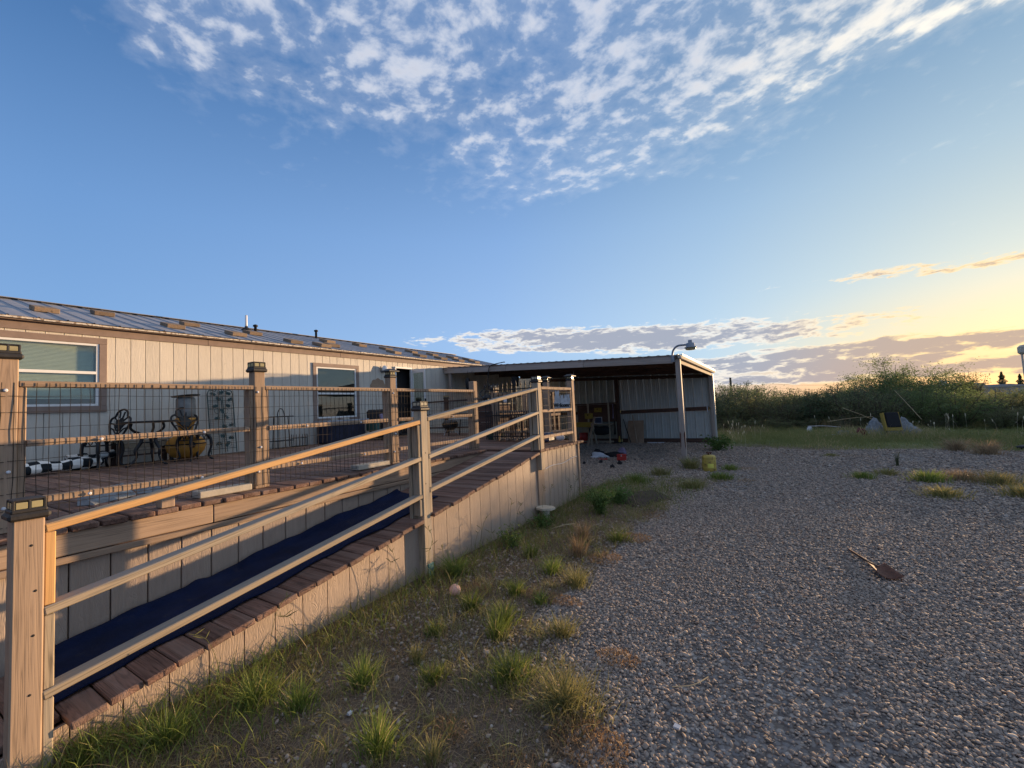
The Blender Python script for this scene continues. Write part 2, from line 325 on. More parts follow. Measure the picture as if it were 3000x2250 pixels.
def gravel_mat():
    m, g, b, o = new_mat('gravel'); t = g.n('ShaderNodeTexCoord'); v = t.outputs['Object']
    wv = g.n('ShaderNodeVectorMath', operation='MULTIPLY_ADD'); g.put(wv.inputs[0], g.noise(v, 30, 2, 0.5, 0, 1)); wv.inputs[1].default_value = (0.02, 0.02, 0.0); g.put(wv.inputs[2], v)
    vo = g.n('ShaderNodeTexVoronoi', feature='F1'); g.put(vo.inputs['Vector'], wv.outputs[0]); vo.inputs['Scale'].default_value = 36
    sp = g.n('ShaderNodeSeparateColor'); g.put(sp.inputs[0], vo.outputs['Color'])
    c = g.ramp(sp.outputs[0], [(0.0, (0.10, 0.09, 0.085)), (0.25, (0.185, 0.168, 0.158)), (0.5, (0.25, 0.222, 0.20)), (0.68, (0.165, 0.157, 0.157)), (0.85, (0.30, 0.26, 0.222)), (1.0, (0.42, 0.38, 0.34))])
    dirt = g.ss(g.noise(v, 0.55, 6, 0.62, 0.5), 0.56, 0.70)
    c = g.mix(g.m('MULTIPLY', dirt, 0.75), c, (0.13, 0.092, 0.066, 1))
    gap = g.ss(vo.outputs['Distance'], 0.42, 0.70); c = g.mix(g.m('MULTIPLY', gap, 0.6), c, (0.075, 0.055, 0.042, 1))
    h = g.m('SUBTRACT', 1.0, g.m('POWER', vo.outputs['Distance'], 2.0))
    setp(g, b, c, 0.8, spec=0.25, normal=bump(g, h, 1.0, 0.012))
gravel_mat()
def ground_mat():
    m, g, b, o = new_mat('dirt'); t = g.n('ShaderNodeTexCoord'); v = t.outputs['Object']
    n1 = g.noise(v, 1.1, 6, 0.62, 0.4); n2 = g.noise(v, 22, 5, 0.65); n3 = g.noise(g.map(v, (5, 5, 0)), 0.35, 5, 0.6)
    c = g.ramp(n1, [(0.3, (0.085, 0.06, 0.043)), (0.5, (0.135, 0.10, 0.073)), (0.72, (0.19, 0.147, 0.11))])
    c = g.mix(g.m('MULTIPLY', g.ss(n2, 0.5, 0.7), 0.5), c, (0.27, 0.22, 0.165, 1))
    sx = g.n('ShaderNodeSeparateXYZ'); g.put(sx.inputs[0], v)
    far = g.ss(g.m('ADD', sx.outputs[1], g.m('MULTIPLY', n3, 4.0)), 16.5, 19.5)
    gr = g.ramp(n3, [(0.3, (0.09, 0.12, 0.035)), (0.6, (0.13, 0.145, 0.05)), (0.8, (0.19, 0.16, 0.085))])
    c = g.mix(far, c, gr)
    setp(g, b, c, 0.95, spec=0.15, normal=bump(g, g.m('ADD', n2, g.m('MULTIPLY', g.noise(v, 90, 3, 0.6), 0.5)), 0.7, 0.02))
ground_mat()

# ------------------------------------------------------------------ mesh helpers
def link(o, parent=None):
    COL.objects.link(o)
    if parent is not None: o.parent = parent
    return o
def tag(o, label=None, cat=None, group=None, kind=None):
    if label: o['label'] = label
    if cat: o['category'] = cat
    if group: o['group'] = group
    if kind: o['kind'] = kind
    return o
def thing(name, loc, label, cat, group=None, rz=0.0):
    o = bpy.data.objects.new(name, None); o.empty_display_size = 0.1; link(o); o.location = loc; o.rotation_euler = (0, 0, rz)
    o['label'] = label; o['category'] = cat
    if group: o['group'] = group
    return o
def wloc(o):
    """world offset of a parent (parents here are only moved, never turned, when world=True is used)"""
    v = Vector((0, 0, 0))
    while o is not None: v += o.location; o = o.parent
    return v
def chamfer_box(s, b):
    x, y, z = s[0] / 2, s[1] / 2, s[2] / 2; b = min(b, x * 0.6, y * 0.6, z * 0.6)
    V = []; idx = {}
    for sx in (-1, 1):
        for sy in (-1, 1):
            for sz in (-1, 1):
                for a in range(3):
                    p = [sx * (x - b), sy * (y - b), sz * (z - b)]; p[a] = (sx * x, sy * y, sz * z)[a]
                    idx[(sx, sy, sz, a)] = len(V); V.append(tuple(p))
    F = []
    def face(ids, n):
        c = [Vector(V[i]) for i in ids]; nn = (c[1] - c[0]).cross(c[2] - c[0])
        F.append(tuple(ids) if nn.dot(Vector(n)) > 0 else tuple(reversed(ids)))
    for a in range(3):
        b1, b2 = (a + 1) % 3, (a + 2) % 3
        for s_ in (-1, 1):
            ids = []
            for (u, w) in ((-1, -1), (1, -1), (1, 1), (-1, 1)):
                k = [0, 0, 0]; k[a] = s_; k[b1] = u; k[b2] = w; ids.append(idx[(*k, a)])
            n = [0, 0, 0]; n[a] = s_; face(ids, n)
        for u in (-1, 1):
            for w in (-1, 1):
                k1 = [0, 0, 0]; k1[b1] = u; k1[b2] = w; k2 = list(k1); k1[a] = -1; k2[a] = 1
                ids = [idx[(*k1, b1)], idx[(*k2, b1)], idx[(*k2, b2)], idx[(*k1, b2)]]
                n = [0, 0, 0]; n[b1] = u; n[b2] = w; face(ids, n)
    for sx in (-1, 1):
        for sy in (-1, 1):
            for sz in (-1, 1): face([idx[(sx, sy, sz, a)] for a in range(3)], (sx, sy, sz))
    return V, F
CACHE = {}
def box_mesh(s, bevel, mat):
    k = (round(s[0], 4), round(s[1], 4), round(s[2], 4), bevel, mat)
    if k not in CACHE:
        V, F = chamfer_box(s, bevel); me = bpy.data.meshes.new('box'); me.from_pydata(V, [], F); me.materials.append(MATS[mat]); CACHE[k] = me
    return CACHE[k]
def piece(name, c, s, mat, parent, bevel=0.004, rot=None, world=True):
    """one board / block / bar: centre c, size s, as an object of its own"""
    o = bpy.data.objects.new(name, box_mesh(s, bevel, mat)); link(o, parent)
    o.location = Vector(c) - (wloc(parent) if (parent is not None and world) else Vector((0, 0, 0)))
    if rot is not None: o.rotation_euler = rot
    return o
class MB:
    def __init__(s): s.v = []; s.f = []; s.uv = None
    def add(s, V, F):
        k = len(s.v); s.v += [tuple(p) for p in V]; s.f += [tuple(i + k for i in f) for f in F]; return s
    def box(s, c, d, rot=None, bevel=0.003):
        V, F = chamfer_box(d, bevel); m = Euler(rot).to_matrix() if rot is not None else None
        return s.add([tuple((m @ Vector(p) if m else Vector(p)) + Vector(c)) for p in V], F)
    def bar(s, a, b, w, h, bevel=0.002, roll=0.0):
        a = Vector(a); b = Vector(b); d = b - a; q_ = d.to_track_quat('X', 'Z'); V, F = chamfer_box((d.length, w, h), bevel)
        return s.add([tuple(q_ @ Vector(p) + (a + b) / 2) for p in V], F)
    def tube(s, pts, r, n=8, cap=True):
        P = [Vector(p) for p in pts]; rs = r if isinstance(r, (list, tuple)) else [r] * len(P)
        k = len(s.v); up = None
        for i, p in enumerate(P):
            t = (P[min(i + 1, len(P) - 1)] - P[max(i - 1, 0)])
            if t.length < 1e-9: t = Vector((0, 0, 1))
            t.normalize()
            if up is None: up = t.orthogonal().normalized()
            up = (up - t * up.dot(t)); up = up.normalized() if up.length > 1e-6 else t.orthogonal().normalized()
            w = t.cross(up)
            for j in range(n):
                a = 2 * math.pi * j / n; s.v.append(tuple(p + (up * math.cos(a) + w * math.sin(a)) * rs[i]))
        for i in range(len(P) - 1):
            for j in range(n):
                a = k + i * n + j; b = k + i * n + (j + 1) % n; s.f.append((a, b, b + n, a + n))
        if cap:
            s.f.append(tuple(k + j for j in reversed(range(n)))); s.f.append(tuple(k + (len(P) - 1) * n + j for j in range(n)))
        return s
    def lathe(s, prof, n=20, c=(0, 0, 0)):
        k = len(s.v)
        for (r, z) in prof:
            for j in range(n):
                a = 2 * math.pi * j / n; s.v.append((c[0] + r * math.cos(a), c[1] + r * math.sin(a), c[2] + z))
        for i in range(len(prof) - 1):
            for j in range(n):
                a = k + i * n + j; b = k + i * n + (j + 1) % n; s.f.append((a, b, b + n, a + n))
        if prof[0][0] > 1e-6: s.f.append(tuple(k + j for j in reversed(range(n))))
        if prof[-1][0] > 1e-6: s.f.append(tuple(k + (len(prof) - 1) * n + j for j in range(n)))
        return s
    def sphere(s, c, r, n=12, m=8, sc=(1, 1, 1)):
        return s.lathe_sc([(r * math.sin(math.pi * i / m), -r * math.cos(math.pi * i / m)) for i in range(m + 1)], n, c, sc)
    def lathe_sc(s, prof, n, c, sc):
        k = len(s.v); s.lathe([(max(a, 1e-5), b) for a, b in prof], n)
        for i in range(k, len(s.v)):
            p = s.v[i]; s.v[i] = (p[0] * sc[0] + c[0], p[1] * sc[1] + c[1], p[2] * sc[2] + c[2])
        return s
    def prism(s, outline, thick, axis='y', c=(0, 0, 0)):
        """outline in a plane (2-D), extruded along an axis"""
        n = len(outline); k = len(s.v)
        for sgn in (-0.5, 0.5):
            for (a, b) in outline:
                t = sgn * thick
                p = {'y': (a, t, b), 'x': (t, a, b), 'z': (a, b, t)}[axis]; s.v.append((p[0] + c[0], p[1] + c[1], p[2] + c[2]))
        s.f.append(tuple(k + i for i in range(n))); s.f.append(tuple(k + n + i for i in reversed(range(n))))
        for i in range(n): s.f.append((k + i, k + n + i, k + n + (i + 1) % n, k + (i + 1) % n))
        return s
    def turn(s, rz, c=(0, 0, 0)):
        ca, sa = math.cos(rz), math.sin(rz); s.v = [(ca * x - sa * y + c[0], sa * x + ca * y + c[1], z + c[2]) for x, y, z in s.v]; return s
    def build(s, name, mat, parent=None, smooth=False, world=True, recalc=True):
        me = bpy.data.meshes.new(name)
        V = np.array(s.v, dtype=float); off = Vector((0, 0, 0))
        mid = (V.min(0) + V.max(0)) / 2; mid[2] = V[:, 2].min()
        me.from_pydata((V - mid).tolist(), [], s.f)
        if recalc:
            bm = bmesh.new(); bm.from_mesh(me); bmesh.ops.recalc_face_normals(bm, faces=bm.faces); bm.to_mesh(me); bm.free()
        me.materials.append(MATS[mat])
        if smooth: me.polygons.foreach_set('use_smooth', [True] * len(me.polygons))
        o = bpy.data.objects.new(name, me); link(o, parent)
        o.location = Vector(mid) - (wloc(parent) if (parent is not None and world) else Vector((0, 0, 0)))
        return o
def np_mesh(name, V, F, mat, tint=None, parent=None, loc=(0, 0, 0)):
    """big triangle/quad meshes straight from arrays"""
    me = bpy.data.meshes.new(name); n = F.shape[1]
    me.vertices.add(len(V)); me.vertices.foreach_set('co', np.asarray(V, np.float32).ravel())
    me.loops.add(F.size); me.loops.foreach_set('vertex_index', F.astype(np.int32).ravel())
    me.polygons.add(len(F)); me.polygons.foreach_set('loop_start', np.arange(0, F.size, n, dtype=np.int32)); me.polygons.foreach_set('loop_total', np.full(len(F), n, np.int32))
    if tint is not None:
        a = me.attributes.new('tint', 'FLOAT', 'POINT'); a.data.foreach_set('value', np.asarray(tint, np.float32))
    me.update(); me.validate(); me.materials.append(MATS[mat])
    o = bpy.data.objects.new(name, me); o.location = loc; link(o, parent); return o
def copy_tree(o, parent=None):
    c = o.copy(); COL.objects.link(c); c.parent = parent
    for ch in list(o.children): copy_tree(ch, c)
    return c
def catmull(P, n=8):
    P = [Vector(p) for p in P]; out = []
    for i in range(len(P) - 1):
        p0 = P[max(i - 1, 0)]; p1 = P[i]; p2 = P[i + 1]; p3 = P[min(i + 2, len(P) - 1)]
        for k in range(n):
            t = k / n; out.append(0.5 * ((2 * p1) + (p2 - p0) * t + (2 * p0 - 5 * p1 + 4 * p2 - p3) * t * t + (3 * p1 - p0 - 3 * p2 + p3) * t ** 3))
    out.append(P[-1]); return out
# ------------------------------------------------------------------ ground, drive
def ground_h(x, y):
    d = max(0.0, y - 34.0); return -min(1.3, d * 0.022)
def make_ground():
    xs = np.unique(np.concatenate([np.linspace(-900, -60, 12), np.linspace(-60, 60, 49), np.linspace(60, 900, 12)])); ys = np.unique(np.concatenate([np.linspace(-600, -20, 8), np.linspace(-20, 120, 57), np.linspace(120, 1500, 14)]))
    V = [(x, y, ground_h(x, y)) for y in ys for x in xs]; n = len(xs)
    F = np.array([(j * n + i, j * n + i + 1, (j + 1) * n + i + 1, (j + 1) * n + i) for j in range(len(ys) - 1) for i in range(n - 1)])
    o = np_mesh('ground', np.array(V), F, 'dirt'); tag(o, kind='structure')
make_ground()
EDGE = [(-0.1, -3.0), (-0.6, 0.6), (-0.96, 1.74), (-0.85, 2.16), (-1.37, 2.59), (-1.72, 2.93), (-1.59, 3.72), (-1.63, 4.74), (-1.65, 5.63), (-1.44, 6.47), (-1.73, 7.4), (-2.6, 7.75), (-3.3, 8.1), (-9.0, 10.2), (-9.2, 17.05), (-2.0, 17.1), (-1.75, 15.9), (0.2, 15.2), (0.96, 14.82), (2.4, 15.2), (3.64, 15.4), (4.81, 14.95), (7.5, 15.3), (14, 15.0), (22, 9), (22, -3.0)]
def in_poly(P, pts):
    x, y = pts[:, 0], pts[:, 1]; c = np.zeros(len(pts), bool); n = len(P)
    for i in range(n):
        x1, y1 = P[i]; x2, y2 = P[(i + 1) % n]
        k = ((y1 > y) != (y2 > y)) & (x < (x2 - x1) * (y - y1) / (y2 - y1 + 1e-12) + x1); c ^= k
    return c
def dist_poly(P, pts):
    d = np.full(len(pts), 1e9); n = len(P)
    for i in range(n):
        a = np.array(P[i]); b = np.array(P[(i + 1) % n]); ab = b - a
        t = np.clip(((pts - a) @ ab) / (ab @ ab), 0, 1); d = np.minimum(d, np.linalg.norm(pts - (a + t[:, None] * ab), axis=1))
    return d
def make_drive():
    rng = random.Random(3); P = []
    for i in range(len(EDGE)):
        a = Vector(EDGE[i]); b = Vector(EDGE[(i + 1) % len(EDGE)]); n = max(1, int((b - a).length / 0.16)) if (i < 24) else 1
        for k in range(n):
            p = a.lerp(b, k / n)
            if k: p += Vector((rng.uniform(-.05, .05), rng.uniform(-.05, .05)))
            P.append((p.x, p.y, 0.004))
    me = bpy.data.meshes.new('gravel_drive'); bm = bmesh.new(); vs = [bm.verts.new(p) for p in P]; f = bm.faces.new(vs); bmesh.ops.recalc_face_normals(bm, faces=[f])
    if f.normal.z < 0: f.normal_flip()
    bmesh.ops.triangulate(bm, faces=bm.faces[:]); bm.to_mesh(me); bm.free(); me.materials.append(MATS['gravel'])
    o = link(bpy.data.objects.new('gravel_drive', me)); tag(o, kind='structure')
make_drive()

# ------------------------------------------------------------------ house
XW = -9.383; ZD = 0.976
home = thing('mobile_home', (-9.6, 5.2, 0.0), 'long cream mobile home with brown trim and a grey metal roof', 'house')
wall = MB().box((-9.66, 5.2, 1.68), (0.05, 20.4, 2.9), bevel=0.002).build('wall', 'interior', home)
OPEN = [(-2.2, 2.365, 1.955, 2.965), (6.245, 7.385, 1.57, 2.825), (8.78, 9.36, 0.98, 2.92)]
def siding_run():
    k0 = int((-5.0 - 2.57) / 0.203); y = 2.571 + 0.203 * k0
    while y < 15.35:
        segs = [(y, y + 0.197, 0.25, 3.12)]
        for (a, b, z0, z1) in OPEN:
            new = []
            for (s0, s1, zz0, zz1) in segs:
                if s1 <= a or s0 >= b: new.append((s0, s1, zz0, zz1)); continue
                if s0 < a - 0.01: new.append((s0, a, zz0, zz1))
                if s1 > b + 0.01: new.append((b, s1, zz0, zz1))
                m0, m1 = max(s0, a), min(s1, b)
                if z0 - zz0 > 0.02: new.append((m0, m1, zz0, z0))
                if zz1 - z1 > 0.02: new.append((m0, m1, z1, zz1))
            segs = new
        for (s0, s1, zz0, zz1) in segs:
            piece('siding_board', (XW - 0.012, (s0 + s1) / 2, (zz0 + zz1) / 2), (0.024, s1 - s0, zz1 - zz0), 'siding_cream', wall, 0.004)
        y += 0.203
    piece('groove_backing', (XW - 0.029, 5.2, 0.62), (0.006, 20.3, 0.7), 'siding_cream', wall, 0.001)
siding_run()
for (a, b, z0, z1) in ((2.367, 6.243, 0.98, 3.1), (7.387, 8.778, 0.98, 3.1), (9.362, 15.3, 0.98, 3.1)):
    piece('groove_backing', (XW - 0.029, (a + b) / 2, (z0 + z1) / 2), (0.006, b - a, z1 - z0), 'siding_cream', wall, 0.001)
y = -5.0
while y < 15.3:
    L = 2.98; b = min(y + L, 15.4); piece('fascia_board', (XW + 0.012, (y + b) / 2, 3.172), (0.022, b - y - 0.006, 0.145), 'trim_brown', home, 0.003); y += L
piece('corner_trim', (XW + 0.012, 15.36, 1.7), (0.024, 0.09, 2.78), 'trim_brown', home)
# windows
def window(y0, y1, z0, z1, mid, name_trim=0.1, blind=False, tall=False):
    yc, zc_ = (y0 + y1) / 2, (z0 + z1) / 2; xf = XW - 0.01; fr = MB(); w = 0.035
    fr.box((xf, y0 + w / 2, zc_), (0.05, w, z1 - z0)); fr.box((xf, y1 - w / 2, zc_), (0.05, w, z1 - z0))
    fr.box((xf, yc, z0 + w / 2), (0.05, y1 - y0 - 2 * w - 0.002, w)); fr.box((xf, yc, z1 - w / 2), (0.05, y1 - y0 - 2 * w - 0.002, w))
    fr.box((xf + 0.005, yc, mid), (0.045, y1 - y0 - 2 * w - 0.002, 0.045))
    win = fr.build('window', 'white_frame', home); t = name_trim
    for (c, s) in (((yc, z1 + t / 2), (y1 - y0 + 2 * t, t)), ((yc, z0 - t / 2), (y1 - y0 + 2 * t, t)), ((y0 - t / 2, zc_), (t - 0.003, z1 - z0 - 0.003)), ((y1 + t / 2, zc_), (t - 0.003, z1 - z0 - 0.003))):
        piece('trim_board', (XW + 0.014, c[0], c[1]), (0.024, s[0], s[1]), 'trim_brown', win, 0.003)
    for (a, b, dx_) in ((z0 + w, mid - 0.022, -0.012), (mid + 0.022, z1 - w, 0.004)):
        m = MB().box((XW - 0.012 + dx_, yc, (a + b) / 2), (0.004, y1 - y0 - 2 * w - 0.004, b - a), bevel=0.0005); m.build('pane', 'glass', win)
    if blind:
        m = MB(); z = z1 - 0.05
        while z > z0 + 0.16:
            m.box((XW - 0.075, yc, z), (0.024, y1 - y0 - 0.09, 0.0018), (0, R(52), 0), 0.0004); z -= 0.0205
        m.box((XW - 0.075, yc, z0 + 0.13), (0.03, y1 - y0 - 0.09, 0.018)); m.build('blind', 'blind', win)
    return win
window(-2.2, 2.365, 1.955, 2.965, 2.49, 0.098, True)
window(6.245, 7.385, 1.57, 2.825, 2.175, 0.09, False)
piece('window_divider', (XW - 0.01, 0.1, 2.46), (0.052, 0.06, 0.94), 'white_frame', home)
# drip edge and roof
m = MB(); rng = random.Random(5); yy = -5.0
while yy < 15.4:
    l = rng.uniform(0.5, 1.4); e = min(yy + l, 15.45); m.box((-9.255 + rng.uniform(-.006, .006), (yy + e) / 2, 3.252 + rng.uniform(-.004, .004)), (0.05, e - yy - 0.004, 0.03)); yy = e
m.build('drip_edge', 'drip', home)
piece('soffit', (-9.315, 5.2, 3.228), (0.09, 20.3, 0.012), 'trim_brown', home, 0.001)
RS = 0.274
def roof_z(x): return 3.275 + (-9.25 - x) * RS
pm = MB(); th = math.atan(RS); L = 3.28 / math.cos(th)
prof = [(-0.152, 0), (-0.142, 0.016), (-0.128, 0.016), (-0.118, 0.0), (0.0, 0.003), (0.152, 0.0), (0.152, -0.006), (-0.152, -0.006)]
k = len(pm.v); seg = 6
for i in range(seg + 1):
    x = 0.03 - 3.31 * i / seg
    for (a, b) in prof: pm.v.append((x, a, b - x * RS))
n = len(prof)
for i in range(seg):
    for j in range(n): pm.f.append((i * n + j, i * n + (j + 1) % n, (i + 1) * n + (j + 1) % n, (i + 1) * n + j))
first = pm.build('roof_panel', 'roof_metal', home); base_off = first.location.copy()
rme = first.data; yy = -4.9; o = first; i = 0
zb = min(p[2] for p in pm.v)
while yy < 15.5:
    if i: o = bpy.data.objects.new('roof_panel', rme); link(o, home)
    o.location = Vector((-9.25 + (0.03 + (0.03 - 3.31)) / 2, yy, 3.275 + zb)) - home.location + Vector((0, 0, rng.uniform(-.003, .003)))
    o.rotation_euler = (rng.uniform(-.004, .004), 0, rng.uniform(-.004, .004)); yy += 0.3045; i += 1
piece('roof_slope', (-14.2, 5.2, 3.72), (3.5, 20.4, 0.02), 'roof_metal', home, 0.002, rot=(0, R(-15.3) + math.pi, 0))
piece('ridge_cap', (-12.53, 5.2, roof_z(-12.53) + 0.02), (0.2, 20.4, 0.012), 'roof_metal', home, 0.002)
m = MB().prism([(-15.9, 0.2), (-9.41, 0.2), (-9.41, 3.24), (-12.5, 4.1), (-15.9, 3.24)], 0.06, 'y', (0, 15.3, 0)); m.build('gable_wall', 'siding_cream', home)
# door with the storm door standing open
dr = MB(); dr.box((XW + 0.005, 8.755, 1.95), (0.06, 0.05, 1.95)); dr.box((XW + 0.005, 9.385, 1.95), (0.06, 0.05, 1.95)); dr.box((XW + 0.01, 9.07, 2.945), (0.07, 0.68, 0.05), bevel=0.004)
door = dr.build('door_frame', 'white_frame', home)
sdm = MB(); a = R(60)
def dpt(r, z): return (XW + 0.03 + r * math.sin(a), 9.40 - r * math.cos(a) + 0.5 * r, z)
p0, p1 = Vector(dpt(0.02, 0)), Vector(dpt(0.62, 0))
for (r0, r1, z0, z1) in ((0.0, 0.07, 1.0, 2.9), (0.55, 0.62, 1.0, 2.9), (0.07, 0.55, 1.0, 1.12), (0.07, 0.55, 2.8, 2.9), (0.07, 0.55, 1.75, 1.83)):
    A, B = Vector(dpt(r0, 0)), Vector(dpt(r1, 0)); sdm.bar((A.x, A.y, (z0 + z1) / 2), (B.x, B.y, (z0 + z1) / 2), 0.03, z1 - z0)
sdo = sdm.build('storm_door', 'white_frame', home)
A, B = Vector(dpt(0.07, 0)), Vector(dpt(0.55, 0))
MB().bar((A.x, A.y, 2.315), (B.x, B.y, 2.315), 0.004, 0.96).build('pane', 'glass', sdo); MB().bar((A.x, A.y, 1.435), (B.x, B.y, 1.435), 0.004, 0.62).build('pane', 'glass', sdo)
A = Vector(dpt(0.585, 0)); MB().box((A.x + 0.03, A.y - 0.02, 1.95), (0.03, 0.05, 0.12)).build('door_handle', 'black', sdo)
# flood light by the door
fl = thing('flood_light', (XW + 0.02, 8.32, 2.86), 'round white flood light with looping wire above the doorway corner', 'light')
MB().lathe([(0.02, 0), (0.05, 0.02), (0.075, 0.07), (0.08, 0.13), (0.07, 0.135)], 16).build('lamp_head', 'white_frame', fl, True, world=False).rotation_euler = (0, R(78), R(-25))
m = MB(); m.tube([(0.02, -0.05 + 0.1 * math.sin(t), 0.1 * math.cos(t)) for t in np.linspace(0.3, 5.6, 18)], 0.006, 6); m.build('wire_loop', 'black', fl, world=False)
MB().box((0.0, 0, 0), (0.04, 0.09, 0.09), bevel=0.01).build('base_plate', 'white_frame', fl, world=False)
m = MB(); out = [(0.26 * math.cos(t), 0.26 * math.sin(t) * 0.9 + 0.02 * math.sin(9 * t)) for t in np.linspace(0, math.pi, 17)]; m.prism([(a_, b_) for a_, b_ in out], 0.018, 'x', (XW + 0.011, 8.11, 2.36))
tag(m.build('wall_stain', 'plywood'), 'faded tan arched stain on cream siding by the door', 'ornament')  # tan stain on the siding, built as a thin raised arch
# vent pipe, small vents
vp = thing('vent_pipe', (-11.75, 5.84, roof_z(-11.75)), 'thin white vent pipe standing on the grey metal roof', 'vent pipe')
MB().lathe([(0.028, 0), (0.028, 0.42), (0.022, 0.42)], 12).build('pipe', 'white_frame', vp, True, world=False)
MB().lathe([(0.19, -0.06), (0.10, 0.05), (0.04, 0.10), (0.03, 0.13)], 14).build('boot', 'black', vp, True, world=False)
for (x, y, h, lab) in ((-11.9, 6.15, 0.14, 'short dark vent stub beside the white roof pipe'), (-12.2, 8.15, 0.22, 'short dark capped flue standing near the roof ridge')):
    v = thing('roof_vent', (x, y, roof_z(x)), lab, 'vent'); MB().lathe([(0.035, -0.02), (0.035, h), (0.06, h), (0.06, h + 0.04), (0.02, h + 0.06)], 10).build('stub', 'black', v, True, world=False)
RB = [(-10.37, 1.95), (-11.13, 2.88), (-10.02, 3.64), (-11.06, 4.33), (-9.86, 4.73), (-10.66, 5.49), (-9.55, 5.85), (-10.97, 7.75), (-9.45, 6.53), (-9.76, 7.02), (-10.99, 8.9), (-10.71, 9.72), (-9.74, 9.16), (-10.8, 10.96), (-9.58, 10.11), (-10.61, 11.84), (-9.48, 11.01), (-10.36, 12.67), (-9.45, 11.9), (-10.33, 13.62), (-9.5, 12.9)]
for i, (x, y) in enumerate(RB):
    o = bpy.data.objects.new('roof_block', box_mesh((0.36, 0.3, 0.075), 0.006, 'block_x')); link(o); o.location = (x - 0.1, y, roof_z(x - 0.1) + 0.047); o.rotation_euler = (0, th, rng.uniform(-.12, .12))
    lab = 'weathered wood block on the grey roof, in the row just above the eave' if x > -10.1 else 'weathered wood block on the grey roof, in the row nearer the ridge'
    if i == 4: lab = 'weathered wood block on the roof just below the white vent pipe'
    if i == 5: lab = 'weathered wood block on the roof right beside the white vent pipe'
    if i == 0: lab = 'weathered wood block on the roof above the wide window with blinds'
    tag(o, lab, 'wood block', 'wood blocks weighing down the roof')

# ------------------------------------------------------------------ deck
deck = thing('deck', (-6.5, 3.5, 0.0), 'wide brown plank deck beside the cream mobile home', 'deck')
P = 0.15; y = -3.2; rng = random.Random(11)
while y < 9.55:
    yc = y + P / 2; xe = -2.965 if 5.47 < yc < 7.12 else -3.90 + rng.uniform(-.012, .012)
    if yc >= 7.12: xe = -4.62 + rng.uniform(-.01, .01)
    x0 = -9.36
    brk = rng.uniform(-7.8, -5.6)
    for (a, b) in ((x0, brk - 0.004), (brk, xe)):
        piece('plank', ((a + b) / 2, yc, ZD - 0.019 + rng.uniform(-.004, .003)), (round(b - a, 2), 0.137 if rng.random() < .7 else 0.133, 0.038), 'deck_x', deck, 0.006, rot=(rng.uniform(-.012, .012), 0, rng.uniform(-.002, .002)))
    y += P
yy = -3.2
for L in (2.44, 2.44, 2.44, 1.38):
    piece('fascia_board', (-3.938, yy + L / 2, 0.866), (0.036, L - 0.006, 0.142), 'post_y', deck, 0.005); yy += L
piece('ledger_strip', (-3.916, 1.15, 0.768), (0.036, 8.68, 0.042), 'post_y', deck, 0.005)
yy = -3.2
while yy < 5.4:
    piece('skirt_board', (-3.945, yy + 0.1, 0.39), (0.02, 0.196, 0.78), 'siding_tan', deck, 0.005); yy += 0.203
piece('skirt_backing', (-3.962, 1.1, 0.45), (0.008, 8.6, 0.88), 'dark_y', deck, 0.001)
for x in (-8.5, -7.2, -5.9, -4.8): piece('joist', (x, 3.1, 0.84), (0.04, 12.6, 0.19), 'dark_y', deck, 0.002)
piece('end_fascia', (-7.0, 9.57, 0.86), (4.7, 0.036, 0.17), 'post_x', deck)
yy = -9.3
while yy < -4.7:
    piece('skirt_board', (yy + 0.1, 9.575, 0.385), (0.196, 0.02, 0.76), 'siding_tan', deck, 0.005); yy += 0.203
# kerb blocks lying along the deck's edge
for (y0, y1, lab) in ((1.64, 2.05, 'pale grey timber block lying on the deck edge against a railing post'), (3.2, 3.66, 'pale grey timber offcut lying on the deck edge beside the lantern-capped post')):
    o = piece('timber_block', (-4.13, (y0 + y1) / 2, ZD + 0.032), (0.15, y1 - y0, 0.055), 'grey_block', None, 0.006); tag(o, lab, 'timber')
o = piece('timber_stub', (-3.985, 1.385, ZD + 0.045), (0.10, 0.085, 0.085), 'post_z', None, 0.004); tag(o, 'short tan timber stub standing on the deck plank ends', 'timber')
o = MB(); o.add([(-4.75, 1.18, ZD + 0.004), (-4.98, 1.52, ZD + 0.004), (-5.12, 1.46, ZD + 0.11), (-4.93, 1.12, ZD + 0.10), (-4.85, 1.10, ZD + 0.004)], [(0, 1, 2, 3), (0, 3, 4)]); 
o.add([(-5.0, 1.53, ZD + 0.004), (-4.9, 1.70, ZD + 0.004), (-5.02, 1.66, ZD + 0.09), (-5.11, 1.50, ZD + 0.10)], [(0, 1, 2, 3)])
o = o.build('folded_sheet', 'cloth_grey'); sm = o.modifiers.new('s', 'SOLIDIFY'); sm.thickness = 0.006; tag(o, 'bent grey plastic sheet lying on the deck planks', 'sheet')

# ------------------------------------------------------------------ ramp
def ramp_z(y): return min(ZD, 0.100 + 0.1555 * y)
ramp = thing('ramp', (-3.45, 2.9, 0.0), 'sloping brown plank wheelchair ramp with tan grooved side boards', 'ramp')
ra = math.atan(0.1555); ds = 0.1435; y = -0.62
while y < 5.40:
    y1 = y + ds * math.cos(ra); yc = (y + y1) / 2
    if yc < 5.44:
        xe = (-3.10 if (yc <= 0.60 or abs(yc - 3.145) < 0.115) else -2.955) + rng.uniform(-.012, .012); xs_ = -3.905
        piece('plank', ((xs_ + xe) / 2, yc, ramp_z(yc) - 0.019 / math.cos(ra) + rng.uniform(-.003, .002)), (round(xe - xs_, 3), 0.137, 0.038), 'deck_x', ramp, 0.006, rot=(ra + rng.uniform(-.012, .012), 0, rng.uniform(-.003, .003)))
    y = y1
